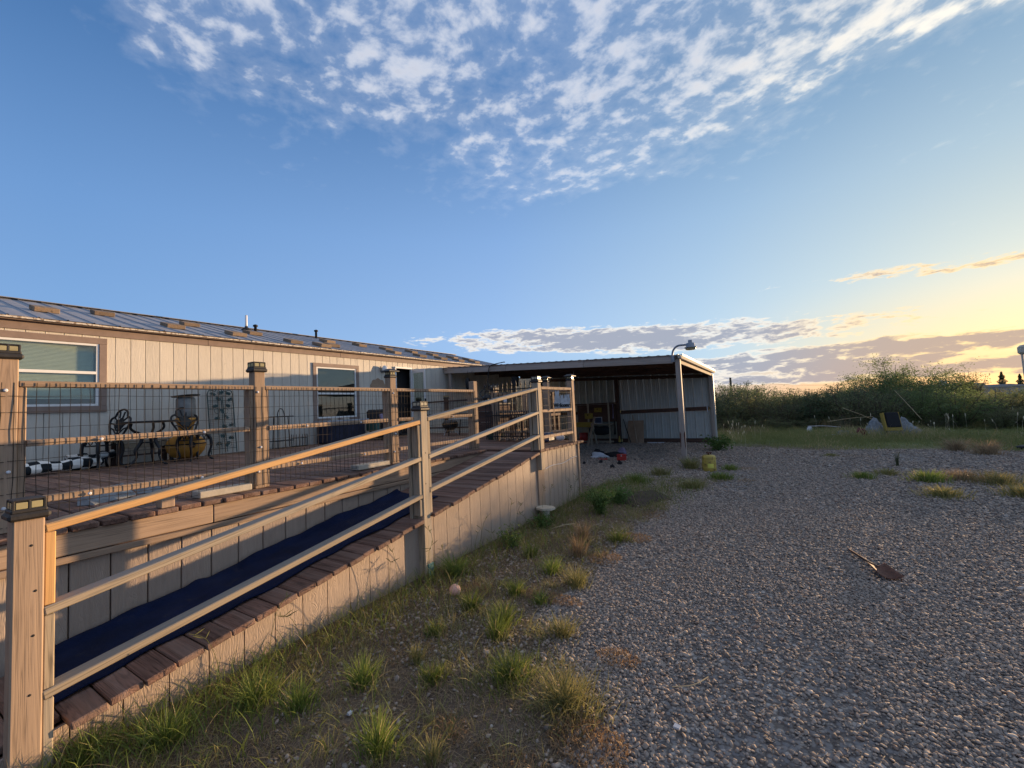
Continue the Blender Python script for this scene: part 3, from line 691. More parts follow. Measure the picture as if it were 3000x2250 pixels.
# outer skirt, boards cut to the slope
yy = 3.519 + 0.203 * -21
while yy < 5.62:
    y0, y1 = yy + 0.003, yy + 0.2; z0, z1 = ramp_z(y0) - 0.042, ramp_z(y1) - 0.042
    if y1 > 0.0 and y0 < 5.55 and z0 > 0.02:
        m = MB(); m.prism([(y0, -0.02), (y1, -0.02), (y1, z1), (y0, z0)], 0.02, 'x', (-3.075, 0, 0)); m.build('skirt_board', 'siding_tan', ramp)
    yy += 0.203
m = MB(); m.prism([(-0.4, -0.02), (7.05, -0.02), (7.05, ZD - 0.06), (5.6, ZD - 0.06), (-0.4, 0.0)], 0.006, 'x', (-3.092, 0, 0)); m.build('skirt_backing', 'dark_y', ramp)
piece('landing_trim', (-3.058, 5.64, 0.46), (0.03, 0.19, 0.92), 'post_z', ramp, 0.005)
yy = 5.76
while yy < 7.0:
    piece('skirt_board', (-3.072, yy + 0.075, 0.462), (0.02, 0.146, 0.95), 'siding_tan', ramp, 0.005); yy += 0.152
piece('corner_trim', (-3.056, 7.075, 0.47), (0.03, 0.07, 0.93), 'post_z', ramp, 0.004)
piece('end_skirt', (-3.7, 7.10, 0.46), (1.25, 0.02, 0.92), 'siding_tan', ramp, 0.004)
piece('stringer', (-3.11, 2.5, 0.36), (0.035, 6.0, 0.14), 'dark_y', ramp, rot=(ra, 0, 0))
cord = MB().tube([(-3.052, 5.80 + 1.2 * t, 0.66 + 0.04 * t + 0.014 * math.sin(9 * t)) for t in np.linspace(0, 1, 14)], 0.0045, 6).build('cord', 'cloth_white'); tag(cord, 'thin pale cord stretched across the tan landing skirt', 'cord')
# dark blue carpet runner
def runner():
    nx, ny = 26, 130; V = []; rng = np.random.RandomState(4); ph = rng.rand(8) * 6
    for j in range(ny + 1):
        y = 0.62 + 2.98 * j / ny
        for i in range(nx + 1):
            t = i / nx; x = -3.885 + 0.66 * t
            edge = 0.02 * math.sin(y * 5 + ph[0]) + 0.012 * math.sin(y * 13 + ph[1])
            x += edge * t
            up = max(0.0, 0.14 - t) / 0.14
            z = ramp_z(y) + 0.009 + up ** 1.5 * (0.04 + 0.012 * math.sin(y * 3.3 + ph[2]) + 0.010 * math.sin(y * 8 + ph[3]))
            z += 0.006 * math.sin(y * 10 + 3 * t + ph[4]) * math.sin(t * 3) + 0.004 * math.sin(y * 23 + t * 9)
            z += 0.03 * math.exp(-((y - 1.55) / 0.06) ** 2) * max(0, 1 - 1.6 * t)
            V.append((x, y, max(z, ramp_z(y) + 0.006)))
    F = np.array([(j * (nx + 1) + i, j * (nx + 1) + i + 1, (j + 1) * (nx + 1) + i + 1, (j + 1) * (nx + 1) + i) for j in range(ny) for i in range(nx)])
    o = np_mesh('carpet_runner', np.array(V), F, 'carpet'); o.data.polygons.foreach_set('use_smooth', [True] * len(F)); s = o.modifiers.new('s', 'SOLIDIFY'); s.thickness = 0.006; s.offset = 1
    tag(o, 'dark navy carpet runner rumpled along the ramp planks', 'carpet')
runner()

# ------------------------------------------------------------------ railings
lens_me = box_mesh((0.038, 0.006, 0.030), 0.003, 'lens_amber'); lens_me2 = box_mesh((0.030, 0.006, 0.024), 0.002, 'lens_amber'); lens_me3 = box_mesh((0.038, 0.006, 0.030), 0.003, 'lens_clear')
CAPM = {}
def cap_mesh(kind):
    if kind in CAPM: return CAPM[kind]
    m = MB()
    if kind == 'flat':
        m.box((0, 0, 0.016), (0.138, 0.138, 0.034), bevel=0.013); m.box((0, 0, 0.040), (0.118, 0.118, 0.02), bevel=0.008); m.box((0, 0, 0.066), (0.098, 0.098, 0.042), bevel=0.003)
        m.box((0, 0, 0.090), (0.108, 0.108, 0.008), bevel=0.003)
        for sx in (-1, 1):
            for sy in (-1, 1): m.box((sx * 0.05, sy * 0.05, 0.068), (0.010, 0.010, 0.044), bevel=0.002)
        for s_ in (-1, 1): m.box((0, s_ * 0.051, 0.068), (0.008, 0.006, 0.044), bevel=0.001); m.box((s_ * 0.051, 0, 0.068), (0.006, 0.008, 0.044), bevel=0.001)
    else:
        m.box((0, 0, 0.012), (0.118, 0.118, 0.028), bevel=0.01); m.box((0, 0, 0.050), (0.088, 0.088, 0.050), bevel=0.003); m.box((0, 0, 0.032), (0.1, 0.1, 0.014), bevel=0.004)
        k = len(m.v); a = 0.082
        for (s_, z) in ((0.082, 0.074), (0.082, 0.084), (0.034, 0.112)): m.v += [(-s_, -s_, z), (s_, -s_, z), (s_, s_, z), (-s_, s_, z)]
        m.f += [(k + 3, k + 2, k + 1, k), (k + 8, k + 9, k + 10, k + 11)]
        for r0 in (0, 4):
            for j in range(4): m.f.append((k + r0 + j, k + r0 + (j + 1) % 4, k + r0 + 4 + (j + 1) % 4, k + r0 + 4 + j))
    me = bpy.data.meshes.new('post_cap'); me.from_pydata(m.v, [], m.f); me.materials.append(MATS['cap_black']); CAPM[kind] = me; return me
def post_cap(parent, x, y, z, kind='flat', clear=False):
    c = bpy.data.objects.new('post_cap', cap_mesh(kind)); link(c, parent); c.location = Vector((x, y, z)) - wloc(parent)
    me, off, r, zz = ((lens_me3 if clear else lens_me), 0.024, 0.0505, 0.066) if kind == 'flat' else (lens_me2, 0.019, 0.0445, 0.052)
    for s_ in range(4):
        for k in (-1, 1):
            l = bpy.data.objects.new('lens', me); link(l, c); a = s_ * math.pi / 2
            l.location = (k * off * math.cos(a) - r * math.sin(a), k * off * math.sin(a) + r * math.cos(a), zz); l.rotation_euler = (0, 0, a)
def post(parent, x, y, z0, z1, cap='flat', mat='post_z', w=0.09, clear=False, rot=None):
    piece('post', (x, y, (z0 + z1) / 2), (w, w, round(z1 - z0, 3)), mat, parent, 0.006, rot=rot)
    if cap: post_cap(parent, x, y, z1, cap, clear)
def wire_panel(parent, a, b, z0, z1, dh=0.0508, dv=0.1016, r=0.0021, slope=0.0, seed=0):
    """welded wire in the vertical plane through a-b"""
    rng = random.Random(seed); A = Vector((a[0], a[1], 0)); B = Vector((b[0], b[1], 0)); L = (B - A).length; d = (B - A) / L; nrm_ = Vector((d.y, -d.x, 0)); m = MB()
    def pt(s_, z): return A + d * s_ + Vector((0, 0, z + slope * s_)) + nrm_ * (0.004 * math.sin(s_ * 7 + seed) * math.sin(z * 9))
    s_ = 0.02
    while s_ < L:
        j = rng.uniform(-.003, .003); pts = [pt(s_ + j + (rng.uniform(-.0035, .0035)), z0 + (z1 - z0) * i / 9) for i in range(10)]; m.tube(pts, r, 4, False); s_ += dh
    z = z0 + 0.01
    while z < z1 + 0.005:
        m.tube([pt(L * i / 14, z + rng.uniform(-.002, .002)) for i in range(15)], r, 4, False); z += dv
    return m.build('wire_mesh', 'wire', parent, recalc=False)
def screws(parent, pts, mat='galv'):
    for (x, y, z) in pts:
        o = bpy.data.objects.new('fence_clip', screw_me); link(o, parent); o.location = Vector((x, y, z)) - wloc(parent); o.rotation_euler = (0, R(90), 0)
_m = MB().lathe([(0.011, 0.0), (0.011, 0.004), (0.006, 0.010)], 8); screw_me = bpy.data.meshes.new('clip'); screw_me.from_pydata(_m.v, [], _m.f); screw_me.materials.append(MATS['cloth_white'])

XD = -4.135
dr_ = thing('deck_railing', (XD, 2.3, ZD), 'tan post railing with welded wire along the deck above the ramp', 'railing')
DP = [(-2.45, 'flat', 2.05), (-0.92, 'flat', 2.05), (0.605, 'flat', 2.06), (2.143, 'flat', 2.05), (3.775, 'roof', 2.057), (5.5, None, 2.06)]
for i, (y, cap, top) in enumerate(DP):
    post(dr_, XD, y, ZD - 0.0, top, cap, 'post_z', 0.098)
    for s_ in (-1, 1):
        if (i == 0 and s_ < 0) or (i == 5 and s_ > 0): continue
        piece('side_board', (XD - 0.012, y + s_ * 0.069, (ZD + 1.883) / 2 + 0.0), (0.086, 0.037, round(1.883 - ZD, 3)), 'post_z', dr_, 0.004)
for i in range(5):
    y0, y1 = DP[i][0] + 0.0515, DP[i + 1][0] - 0.0515
    piece('top_rail', (XD + 0.002, (y0 + y1) / 2, 1.9035), (0.09, round(y1 - y0, 3), 0.038), 'post_y', dr_, 0.004)
    for z in (1.523, 1.152):
        piece('rail', (XD + 0.008, (y0 + y1) / 2, z), (0.07, round(y1 - y0 - 0.076, 3), 0.042), 'post_y', dr_, 0.004, rot=(rng.uniform(-.003, .003), 0, 0))
    wire_panel(dr_, (XD + 0.0525, y0 - 0.045), (XD + 0.0525, y1 + 0.045), 1.0, 1.91, seed=i)
    screws(dr_, [(XD + 0.054, y0 + (y1 - y0) * t + rng.uniform(-.05, .05), z) for t in (0.25, 0.7) for z in (1.52, 1.15)])
for (y, c, t_) in DP[2:5]: screws(dr_, [(XD + 0.05, y + rng.uniform(-.02, .02), z) for z in (1.35, 1.13, 1.86)])

XR = -3.032
rl = thing('ramp_railing', (XR, 2.9, 0.0), 'three-rail wooden handrail sloping up along the outer ramp edge', 'railing')
RP = [(0.517, 0.0, 1.192), (3.145, 0.0, 1.618), (5.60, 0.0, 1.965)]
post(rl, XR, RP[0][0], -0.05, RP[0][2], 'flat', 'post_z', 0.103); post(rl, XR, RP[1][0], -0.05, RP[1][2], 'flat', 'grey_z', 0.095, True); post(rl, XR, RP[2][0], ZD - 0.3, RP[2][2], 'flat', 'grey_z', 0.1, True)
piece('post_sleeve', (XR + 0.002, RP[1][0] + 0.075, 0.32), (0.03, 0.03, 0.64), 'painted_z', rl, 0.002)
piece('post_boot', (XR + 0.035, RP[1][0] + 0.02, 0.05), (0.05, 0.075, 0.16), 'plastic_green', rl, 0.004)
RZ = {'top': ((1.135, 1.508), (1.530, 1.868)), 'middle': ((0.750, 1.150), (1.155, 1.520)), 'bottom': ((0.368, 0.788), (0.822, 1.178))}
for nm, spans in RZ.items():
    for i, (za, zb_) in enumerate(spans):
        ya, yb = RP[i][0] + 0.05, RP[i + 1][0] - 0.05; ang = math.atan2(zb_ - za, yb - ya); Ln = math.hypot(zb_ - za, yb - ya) - 0.006
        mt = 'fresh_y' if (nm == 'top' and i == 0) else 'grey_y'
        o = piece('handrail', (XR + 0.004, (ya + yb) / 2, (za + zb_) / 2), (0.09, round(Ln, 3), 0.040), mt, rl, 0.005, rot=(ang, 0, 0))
dark_me = bpy.data.meshes.new('screw'); dark_me.from_pydata(_m.v, [], _m.f); dark_me.materials.append(MATS['black'])
for (y_, z_) in ((0.525, 1.07), (0.54, 0.86), (0.535, 0.66), (0.527, 0.40), (3.15, 1.2), (3.14, 0.9)):
    o = bpy.data.objects.new('screw', dark_me); link(o, rl); o.location = Vector((XR + (0.0505 if y_ < 1 else 0.0465), y_, z_)) - wloc(rl); o.rotation_euler = (0, R(90), 0); o.scale = (0.55, 0.55, 0.35)
def spacer(y, z0, z1, mat):
    piece('spacer', (XR - 0.003, y, (z0 + z1) / 2), (0.085, 0.037, round(z1 - z0, 3)), mat, rl, 0.004)
y0 = RP[0][0] + 0.072
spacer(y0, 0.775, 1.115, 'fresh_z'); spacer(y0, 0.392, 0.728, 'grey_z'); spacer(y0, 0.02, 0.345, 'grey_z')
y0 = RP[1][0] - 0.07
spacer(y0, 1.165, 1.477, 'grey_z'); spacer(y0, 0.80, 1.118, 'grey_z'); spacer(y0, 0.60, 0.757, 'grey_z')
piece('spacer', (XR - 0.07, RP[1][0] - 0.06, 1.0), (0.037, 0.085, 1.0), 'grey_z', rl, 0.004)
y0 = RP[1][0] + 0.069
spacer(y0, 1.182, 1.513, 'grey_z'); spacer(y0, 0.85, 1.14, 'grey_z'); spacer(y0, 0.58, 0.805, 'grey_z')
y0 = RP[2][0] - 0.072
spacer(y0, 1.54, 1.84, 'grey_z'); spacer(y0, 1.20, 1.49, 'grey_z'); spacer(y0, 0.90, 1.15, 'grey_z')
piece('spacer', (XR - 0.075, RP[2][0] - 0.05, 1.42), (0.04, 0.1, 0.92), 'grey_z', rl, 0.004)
# landing railing along the outer edge
lr = thing('landing_railing', (XR, 6.3, ZD), 'short wire railing with lantern-capped corner post around the ramp landing', 'railing')
post(lr, XR, 6.83, ZD, 2.03, 'roof', 'post_z', 0.1); post(lr, -3.60, 7.03, ZD, 2.05, 'roof', 'post_z', 0.1)
for z in (1.885, 1.535, 1.145):
    piece('rail', (XR + 0.006, 6.215, z), (0.07, 1.12, 0.042), 'post_y', lr, 0.004)
    piece('rail', (-4.16, 7.03, z), (1.02, 0.05, 0.042), 'post_x', lr, 0.004); piece('rail', (-3.30, 7.03, z), (0.46, 0.05, 0.042), 'post_x', lr, 0.004)
for (x, y) in ((XR - 0.002, 5.672), (XR - 0.002, 6.758)): piece('side_board', (x, y, 1.42), (0.08, 0.036, 0.88), 'post_z', lr, 0.004)
piece('side_board', (-3.68, 7.03, 1.42), (0.036, 0.08, 0.88), 'post_z', lr, 0.004)
post(lr, -4.73, 6.98, ZD, 1.98, 'flat', 'post_z', 0.095, True); piece('side_board', (-4.66, 6.98, 1.42), (0.037, 0.085, 0.88), 'post_z', lr, 0.004)
wire_panel(lr, (XR + 0.052, 5.65), (XR + 0.052, 6.8), 1.0, 1.9, 0.2, 0.1016, seed=21); wire_panel(lr, (-4.65, 7.075), (-3.1, 7.075), 1.0, 1.9, 0.0508, 0.1016, seed=22)
# far railing of the deck
fr_ = thing('far_deck_railing', (-7.0, 9.5, ZD), 'wire railing closing the deck end past the open door', 'railing')
for (x, y, c) in ((-9.2, 9.5, 'flat'), (-8.12, 9.5, 'flat'), (-6.4, 9.5, 'flat'), (-4.73, 9.5, 'flat'), (-4.73, 8.3, None)): post(fr_, x, y, ZD, 1.96, c, 'dark_z', 0.1)
for z in (1.89, 1.5, 1.13):
    for (a, b) in ((-9.14, -8.18), (-8.06, -6.46), (-6.34, -4.79)): piece('rail', ((a + b) / 2, 9.5, z), (round(b - a, 3), 0.05, 0.042), 'dark_x', fr_, 0.004)
    for (a, b) in ((7.05, 8.24), (8.36, 9.44)): piece('rail', (-4.73, (a + b) / 2, z), (0.05, round(b - a, 3), 0.042), 'post_y', fr_, 0.004)
wire_panel(fr_, (-9.2, 9.45), (-4.73, 9.45), 1.0, 1.9, 0.0508, 0.1016, seed=31)
wire_panel(fr_, (-4.68, 7.05), (-4.68, 9.45), 1.0, 1.9, 0.0508, 0.1016, seed=32)
# ------------------------------------------------------------------ carport
CF, CB = 10.95, 17.22
def ctop(x): return 3.055 - (x + 9.32) * 0.0478        # front edge, top
cp = thing('carport', (-5.6, 14.0, 0.0), 'open-fronted metal carport with a low sloping roof and panelled back wall', 'carport')
def cpost(x, y, w, mat, z1): piece('post', (x, y, z1 / 2), (w, w, round(z1, 3)), mat, cp, 0.008)
cpost(-1.985, CF, 0.115, 'painted_z', 2.6); cpost(-9.14, CF, 0.10, 'painted_z', 2.86); cpost(-5.51, CB - 0.2, 0.14, 'dark_z', 2.6); cpost(-2.03, CB - 0.05, 0.12, 'painted_z', 2.45); cpost(-9.1, CB - 0.1, 0.12, 'dark_z', 2.75)
ca = math.atan(-0.0478)
for (a, b) in ((-9.32, -6.9), (-6.9, -4.4), (-4.4, -2.08)):
    x = (a + b) / 2; piece('fascia_board', (x, CF - 0.075, ctop(x) - 0.115), (round(b - a - 0.004, 3), 0.04, 0.175), 'painted_x', cp, 0.004, rot=(0, -ca, 0))
piece('drip_strip', (-5.6, CF - 0.10, ctop(-5.6) - 0.012), (7.5, 0.03, 0.022), 'trim_brown', cp, 0.002, rot=(0, -ca, 0))
# corrugated roof sheets
def sheet_mesh():
    m = MB(); w = 0.915; n = 28; L = CB - CF + 0.3; prof = []
    for i in range(n + 1):
        t = i / n; x = (t - 0.5) * w; prof.append((x, 0.018 * max(0.0, math.cos(t * 2 * math.pi * 4)) ** 0.6 if math.cos(t * 2 * math.pi * 4) > 0 else 0.0))
    for s_ in (0, 1):
        for (x, z) in prof: m.v.append((x, -L / 2 + s_ * L, z))
    for i in range(n): m.f.append((i, i + 1, n + 2 + i, n + 1 + i))
    me = bpy.data.meshes.new('roof_sheet'); me.from_pydata(m.v, [], m.f); me.materials.append(MATS['galv']); return me
sm_ = sheet_mesh()
for i in range(8):
    x = -8.89 + i * 0.925; o = bpy.data.objects.new('roof_sheet', sm_); link(o, cp); o.location = Vector((x, (CF + CB) / 2 + 0.03, ctop(x) - 0.048)) - cp.location; o.rotation_euler = (-0.012, -ca, 0)
for y in (12.3, 13.9, 15.5):
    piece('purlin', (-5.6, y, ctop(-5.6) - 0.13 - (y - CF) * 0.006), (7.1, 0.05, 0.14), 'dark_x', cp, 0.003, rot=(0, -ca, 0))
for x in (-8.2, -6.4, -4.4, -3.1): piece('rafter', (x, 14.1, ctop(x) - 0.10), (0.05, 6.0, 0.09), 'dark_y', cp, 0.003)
piece('side_beam', (-1.99, (CF + CB) / 2, 2.545), (0.05, CB - CF - 0.2, 0.14), 'grey_y', cp, 0.004, rot=(-0.011, 0, 0))
gm = MB(); gp = [(-0.055, 0.05), (-0.055, -0.05), (0.02, -0.055), (0.055, 0.0), (0.055, 0.05), (0.045, 0.05), (0.045, 0.005), (0.015, -0.043), (-0.045, -0.04), (-0.045, 0.05)]
for s_, yv, zv in ((0, CF - 0.15, 2.665), (1, CB + 0.05, 2.60)):
    for (a, b) in gp: gm.v.append((-1.90 + a, yv, zv + b))
n = len(gp)
for j in range(n): gm.f.append((j, (j + 1) % n, n + (j + 1) % n, n + j))
gm.f += [tuple(range(n)), tuple(range(2 * n - 1, n - 1, -1))]
gm.build('gutter', 'gutter_white', cp)
for k in range(9):
    yv = CF + 0.4 + k * 0.68; piece('gutter_strap', (-1.90, yv, 2.72 - (yv - CF) * 0.0104), (0.12, 0.02, 0.008), 'galv', cp, 0.002)
# back wall: ribbed panels one by one
def ribbed():
    m = MB(); w = 0.305; P_ = [(-w / 2, 0.0), (-w / 2 + 0.012, -0.022), (-w / 2 + 0.032, -0.022), (-w / 2 + 0.044, 0.0), (-0.02, 0.0), (-0.012, -0.006), (0.004, -0.006), (0.012, 0.0), (0.07, 0.0), (0.078, -0.006), (0.094, -0.006), (0.10, 0.0), (w / 2, 0.0)]
    return P_
def wall_panel(xc, z0, z1, mat='metal_white'):
    P_ = ribbed(); m = MB()
    for z in (z0, z1):
        for (a, b) in P_: m.v.append((xc + a, CB + b, z))
    n = len(P_)
    for i in range(n - 1): m.f.append((i, i + 1, n + i + 1, n + i))
    return m.build('wall_panel', mat, cp, recalc=False)
x = -2.19; px = None
while x > -12.4:
    zt = ctop(x) - 0.05 - 0.012 * 3.1
    for (z0, z1) in ((0.14, 1.20), (1.30, zt)): wall_panel(x, z0, round(z1, 2), 'metal_white' if x > -5.6 else 'metal_sage')
    x -= 0.306
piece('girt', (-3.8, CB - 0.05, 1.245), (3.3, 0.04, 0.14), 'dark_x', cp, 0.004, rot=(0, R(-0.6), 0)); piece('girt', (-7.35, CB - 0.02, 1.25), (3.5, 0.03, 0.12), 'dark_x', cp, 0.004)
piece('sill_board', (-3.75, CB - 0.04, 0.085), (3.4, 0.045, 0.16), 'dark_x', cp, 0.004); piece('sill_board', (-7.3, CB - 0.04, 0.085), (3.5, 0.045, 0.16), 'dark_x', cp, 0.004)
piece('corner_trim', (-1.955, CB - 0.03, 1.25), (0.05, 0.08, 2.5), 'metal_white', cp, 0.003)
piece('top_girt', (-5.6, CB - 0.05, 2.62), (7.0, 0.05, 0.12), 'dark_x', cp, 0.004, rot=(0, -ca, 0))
for (x, z) in ((-2.98, 1.3), (-2.2, 1.3)): piece('wall_hook', (x, CB - 0.09, z - 0.06), (0.025, 0.03, 0.22), 'cloth_white', cp, 0.005)
# yard lamp on the corner post
yl = thing('yard_lamp', (-2.08, CF - 0.11, 2.60), 'grey barn lamp on a curved arm fixed to the carport corner', 'lamp')
m = MB(); m.tube(catmull([(0, 0, -0.02), (0.0, 0, 0.12), (0.04, -0.0, 0.24), (0.14, -0.0, 0.315), (0.30, -0.0, 0.32), (0.36, 0, 0.32)], 6), 0.024, 10); m.build('arm', 'lamp_grey', yl, True, world=False)
MB().box((0, 0.01, 0.02), (0.08, 0.05, 0.17), bevel=0.006).build('bracket', 'lamp_grey', yl, world=False)
hd = MB().lathe([(0.03, 0.42), (0.045, 0.42), (0.05, 0.355), (0.085, 0.35), (0.095, 0.335), (0.10, 0.27), (0.135, 0.25), (0.14, 0.235), (0.12, 0.235)], 18, (0.42, 0, 0)).build('lamp_head', 'lamp_grey', yl, True, world=False)
MB().lathe([(0.118, 0.236), (0.115, 0.20), (0.09, 0.185), (0.001, 0.183)], 18, (0.42, 0, 0)).build('lens', 'lens_amber', yl, True, world=False)
# torn rusty sleeve at the corner post's foot
m = MB(); 
for s_ in (-1, 1): m.add([(-1.985 + s_ * 0.0615, CF - 0.065, 0.42), (-1.985 + s_ * 0.0615, CF - 0.065, 0.86), (-1.985 + s_ * 0.03, CF - 0.066, 0.80), (-1.985 + s_ * 0.042, CF - 0.066, 0.5)], [(0, 1, 2, 3)])
o = m.build('rust_flake', 'rust', cp); sv = o.modifiers.new('s', 'SOLIDIFY'); sv.thickness = 0.005

# workbench and what is on it
wb = thing('workbench', (-6.15, CB - 0.45, 0.0), 'dark timber workbench with a shelf frame against the back wall', 'workbench')
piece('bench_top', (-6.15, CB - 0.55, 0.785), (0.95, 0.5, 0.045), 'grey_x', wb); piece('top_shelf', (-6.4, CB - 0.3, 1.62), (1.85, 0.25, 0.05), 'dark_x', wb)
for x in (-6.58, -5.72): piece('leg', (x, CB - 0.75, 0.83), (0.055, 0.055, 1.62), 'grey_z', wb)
piece('back_board', (-6.4, CB - 0.14, 1.22), (1.8, 0.02, 0.72), 'dark_x', wb); piece('foot_rail', (-6.4, CB - 0.7, 0.1), (1.6, 0.05, 0.06), 'grey_x', wb)
def small(name, c, s, mat, lab, cat, bevel=0.006, rot=None, group=None):
    o = piece(name, c, s, mat, None, bevel, rot=rot); tag(o, lab, cat, group); return o
def boxthing(name, c, s, mat, lab, cat, latch='black', lid=0.3, rz=0.0):
    t = thing(name, (c[0], c[1], c[2] - s[2] / 2), lab, cat, None, rz); piece('body', (0, 0, s[2] * (1 - lid) / 2), (s[0], s[1], s[2] * (1 - lid) - 0.004), mat, t, 0.008, world=False); piece('lid', (0, 0, s[2] * (1 - lid / 2)), (s[0] + 0.008, s[1] + 0.008, s[2] * lid), mat, t, 0.01, world=False); piece('latch', (0.0, -s[1] / 2 - 0.004, s[2] * (1 - lid)), (s[0] * 0.16, 0.014, s[2] * 0.25), latch, t, 0.002, world=False)
    return t
boxthing('storage_case', (-6.5, CB - 0.9, 1.14), (0.27, 0.22, 0.22), 'yellow_dull', 'dull yellow case stacked on the sawhorse by the workbench', 'case')
boxthing('storage_case', (-6.31, CB - 0.33, 1.36), (0.28, 0.16, 0.18), 'yellow_dull', 'small yellow case hung under the workbench top shelf', 'case')
pf = thing('picture_frame', (-6.3, CB - 0.4, 0.81), 'white framed picture leaning on the workbench top', 'picture')
for (c, s) in (((0, 0, 0.01), (0.33, 0.02, 0.02)), ((0, 0, 0.25), (0.33, 0.02, 0.02)), ((-0.155, 0, 0.13), (0.02, 0.02, 0.218)), ((0.155, 0, 0.13), (0.02, 0.02, 0.218))): piece('frame_side', c, s, 'cloth_white', pf, 0.002, world=False)
piece('print', (0, 0.004, 0.13), (0.29, 0.006, 0.22), 'blue_dark', pf, 0.001, world=False)
m = MB(); m.tube([(-6.56 + 0.83 * t, CB - 0.72, 0.54 + 0.012 * math.sin(9 * t)) for t in np.linspace(0, 1, 9)], [0.12, 0.17, 0.18, 0.18, 0.175, 0.18, 0.18, 0.17, 0.13], 14); tag(m.build('rolled_tarp', 'cloth_black', None, True), 'rolled black tarp slung under the workbench top', 'tarp')
# things hanging beside the mid post
for k, (x, z0, z1, r_, mt) in enumerate(((-5.70, 1.0, 1.62, 0.018, 'cloth_violet'), (-5.63, 0.9, 1.6, 0.02, 'dark_z'), (-5.66, 0.35, 0.95, 0.03, 'black'))):
    o = MB().tube([(x, CB - 0.3, z0), (x + 0.02, CB - 0.31, (z0 + z1) / 2), (x, CB - 0.28, z1)], [r_ * 1.6, r_, r_ * 0.7], 8).build('hanging_strap', mt); tag(o, ['violet strap hanging beside the dark carport mid post', 'brown strap hanging beside the dark carport mid post', 'thick black strap hanging low beside the carport mid post'][k], 'strap')
# sawhorse in front
sh = thing('sawhorse', (-6.75, CB - 1.0, 0.0), 'yellow topped wooden sawhorse standing before the workbench', 'sawhorse')
piece('beam', (-0.02, 0, 0.80), (0.95, 0.10, 0.2), 'yellow_dull', sh, 0.01, world=False)
for sx in (-1, 1):
    for sy in (-1, 1):
        b_ = MB().bar((sx * 0.40, sy * 0.04, 0.86), (sx * 0.46, sy * 0.26, 0.0), 0.05, 0.09); b_.build('leg', 'grey_z', sh, world=False)
bl = MB().bar((-6.36, CB - 1.55, 0.0), (-6.22, CB - 1.0, 1.1), 0.09, 0.035).build('leaning_board', 'post_z'); tag(bl, 'tan board leaning upright against the yellow sawhorse', 'board')
o = MB().tube([(-6.95, 16.75, 0.01), (-6.95, 16.75, 0.42), (-6.95, 16.75, 0.44)], [0.16, 0.19, 0.16], 14).build('bucket', 'red_paint', None, True); tag(o, 'dark red bucket on the gravel behind the sawhorse', 'bucket')
# plywood, sticks
pl = thing('plywood_sheet', (-4.83, CB - 0.32, 0.0), 'brown plywood sheet leaning on the metal back wall', 'plywood')
o = piece('sheet', (0, 0.09, 0.44), (0.62, 0.018, 0.9), 'plywood', pl, 0.002, rot=(R(-10), 0, 0), world=False)
for k in range(3): piece('edge_ply', (-0.315, 0.09, 0.44), (0.004, 0.004, 0.88), 'dark_z', pl, 0.001, rot=(R(-10), 0, 0), world=False) if k == 0 else None
o = MB().bar((-4.74, CB - 0.46, 0.0), (-4.95, CB - 0.12, 1.1), 0.045, 0.03).build('leaning_stick', 'post_z'); tag(o, 'pale stick leaning across the brown plywood sheet', 'stick')
o = MB().tube([(-5.02, CB - 0.35, 0.0), (-5.34, CB - 0.12, 0.95)], 0.016, 8).build('leaning_pole', 'black'); tag(o, 'thin black pole leaning between mid post and plywood', 'pole')
o = MB().bar((-4.35, CB - 0.4, 0.03), (-3.75, CB - 0.38, 0.03), 0.06, 0.035).build('white_plank', 'cloth_white'); tag(o, 'white plank lying along the back wall sill', 'plank')
o = MB().lathe([(0.07, 0), (0.06, 0.03), (0.02, 0.28), (0.012, 0.30)], 12, (-5.42, CB - 0.5, 0.0)).build('funnel', 'yellow_dull', None, True); tag(o, 'small yellow cone standing at the mid post foot', 'cone')
o = MB().tube(catmull([(-5.75, CB - 0.55, 0.03), (-5.55, CB - 0.7, 0.05), (-5.3, CB - 0.6, 0.04), (-5.45, CB - 0.45, 0.06), (-5.7, CB - 0.5, 0.05)], 6), 0.03, 8).build('hose_coil', 'black', None, True); tag(o, 'coiled black hose around the mid post foot', 'hose')
# cable, wind chime and speaker under the carport's front edge
o = MB().tube(catmull([(-6.9, 10.83, 3.0), (-7.0, 10.82, 3.0), (-7.42, 10.8, 2.93), (-7.50, 10.8, 2.7), (-7.46, 10.6, 2.3), (-7.2, 9.9, 2.05), (-6.6, 9.6, 1.75)], 6), 0.014, 7).build('cable', 'black', None, True); tag(o, 'black cable looping down from the carport roof edge', 'cable')
o = piece('hanging_speaker', (-6.8, 11.2, 2.42), (0.2, 0.16, 0.3), 'black', None, 0.01, rot=(0, R(8), R(10))); tag(o, 'black box speaker hanging under the carport front beam', 'speaker')
wc = thing('wind_chime', (-8.35, 10.85, 2.45), 'dark oval wind chime hanging from the carport front beam', 'wind chime')
MB().lathe([(0.001, -0.22), (0.05, -0.2), (0.075, -0.1), (0.08, 0.05), (0.06, 0.16), (0.001, 0.2)], 12).build('body', 'black', wc, True, world=False); MB().tube([(0, 0, 0.18), (0, 0, 0.42)], 0.004, 5).build('string', 'black', wc, world=False); MB().tube([(0, 0, -0.2), (0, 0, -0.3)], 0.004, 5).build('clapper_string', 'black', wc, world=False)
o = MB().tube([(-5.15, 11.9, 2.62), (-5.15, 11.9, 2.05)], [0.003, 0.012], 6).build('pull_cord', 'cloth_white'); tag(o, 'white pull cord hanging from the carport roof', 'cord')
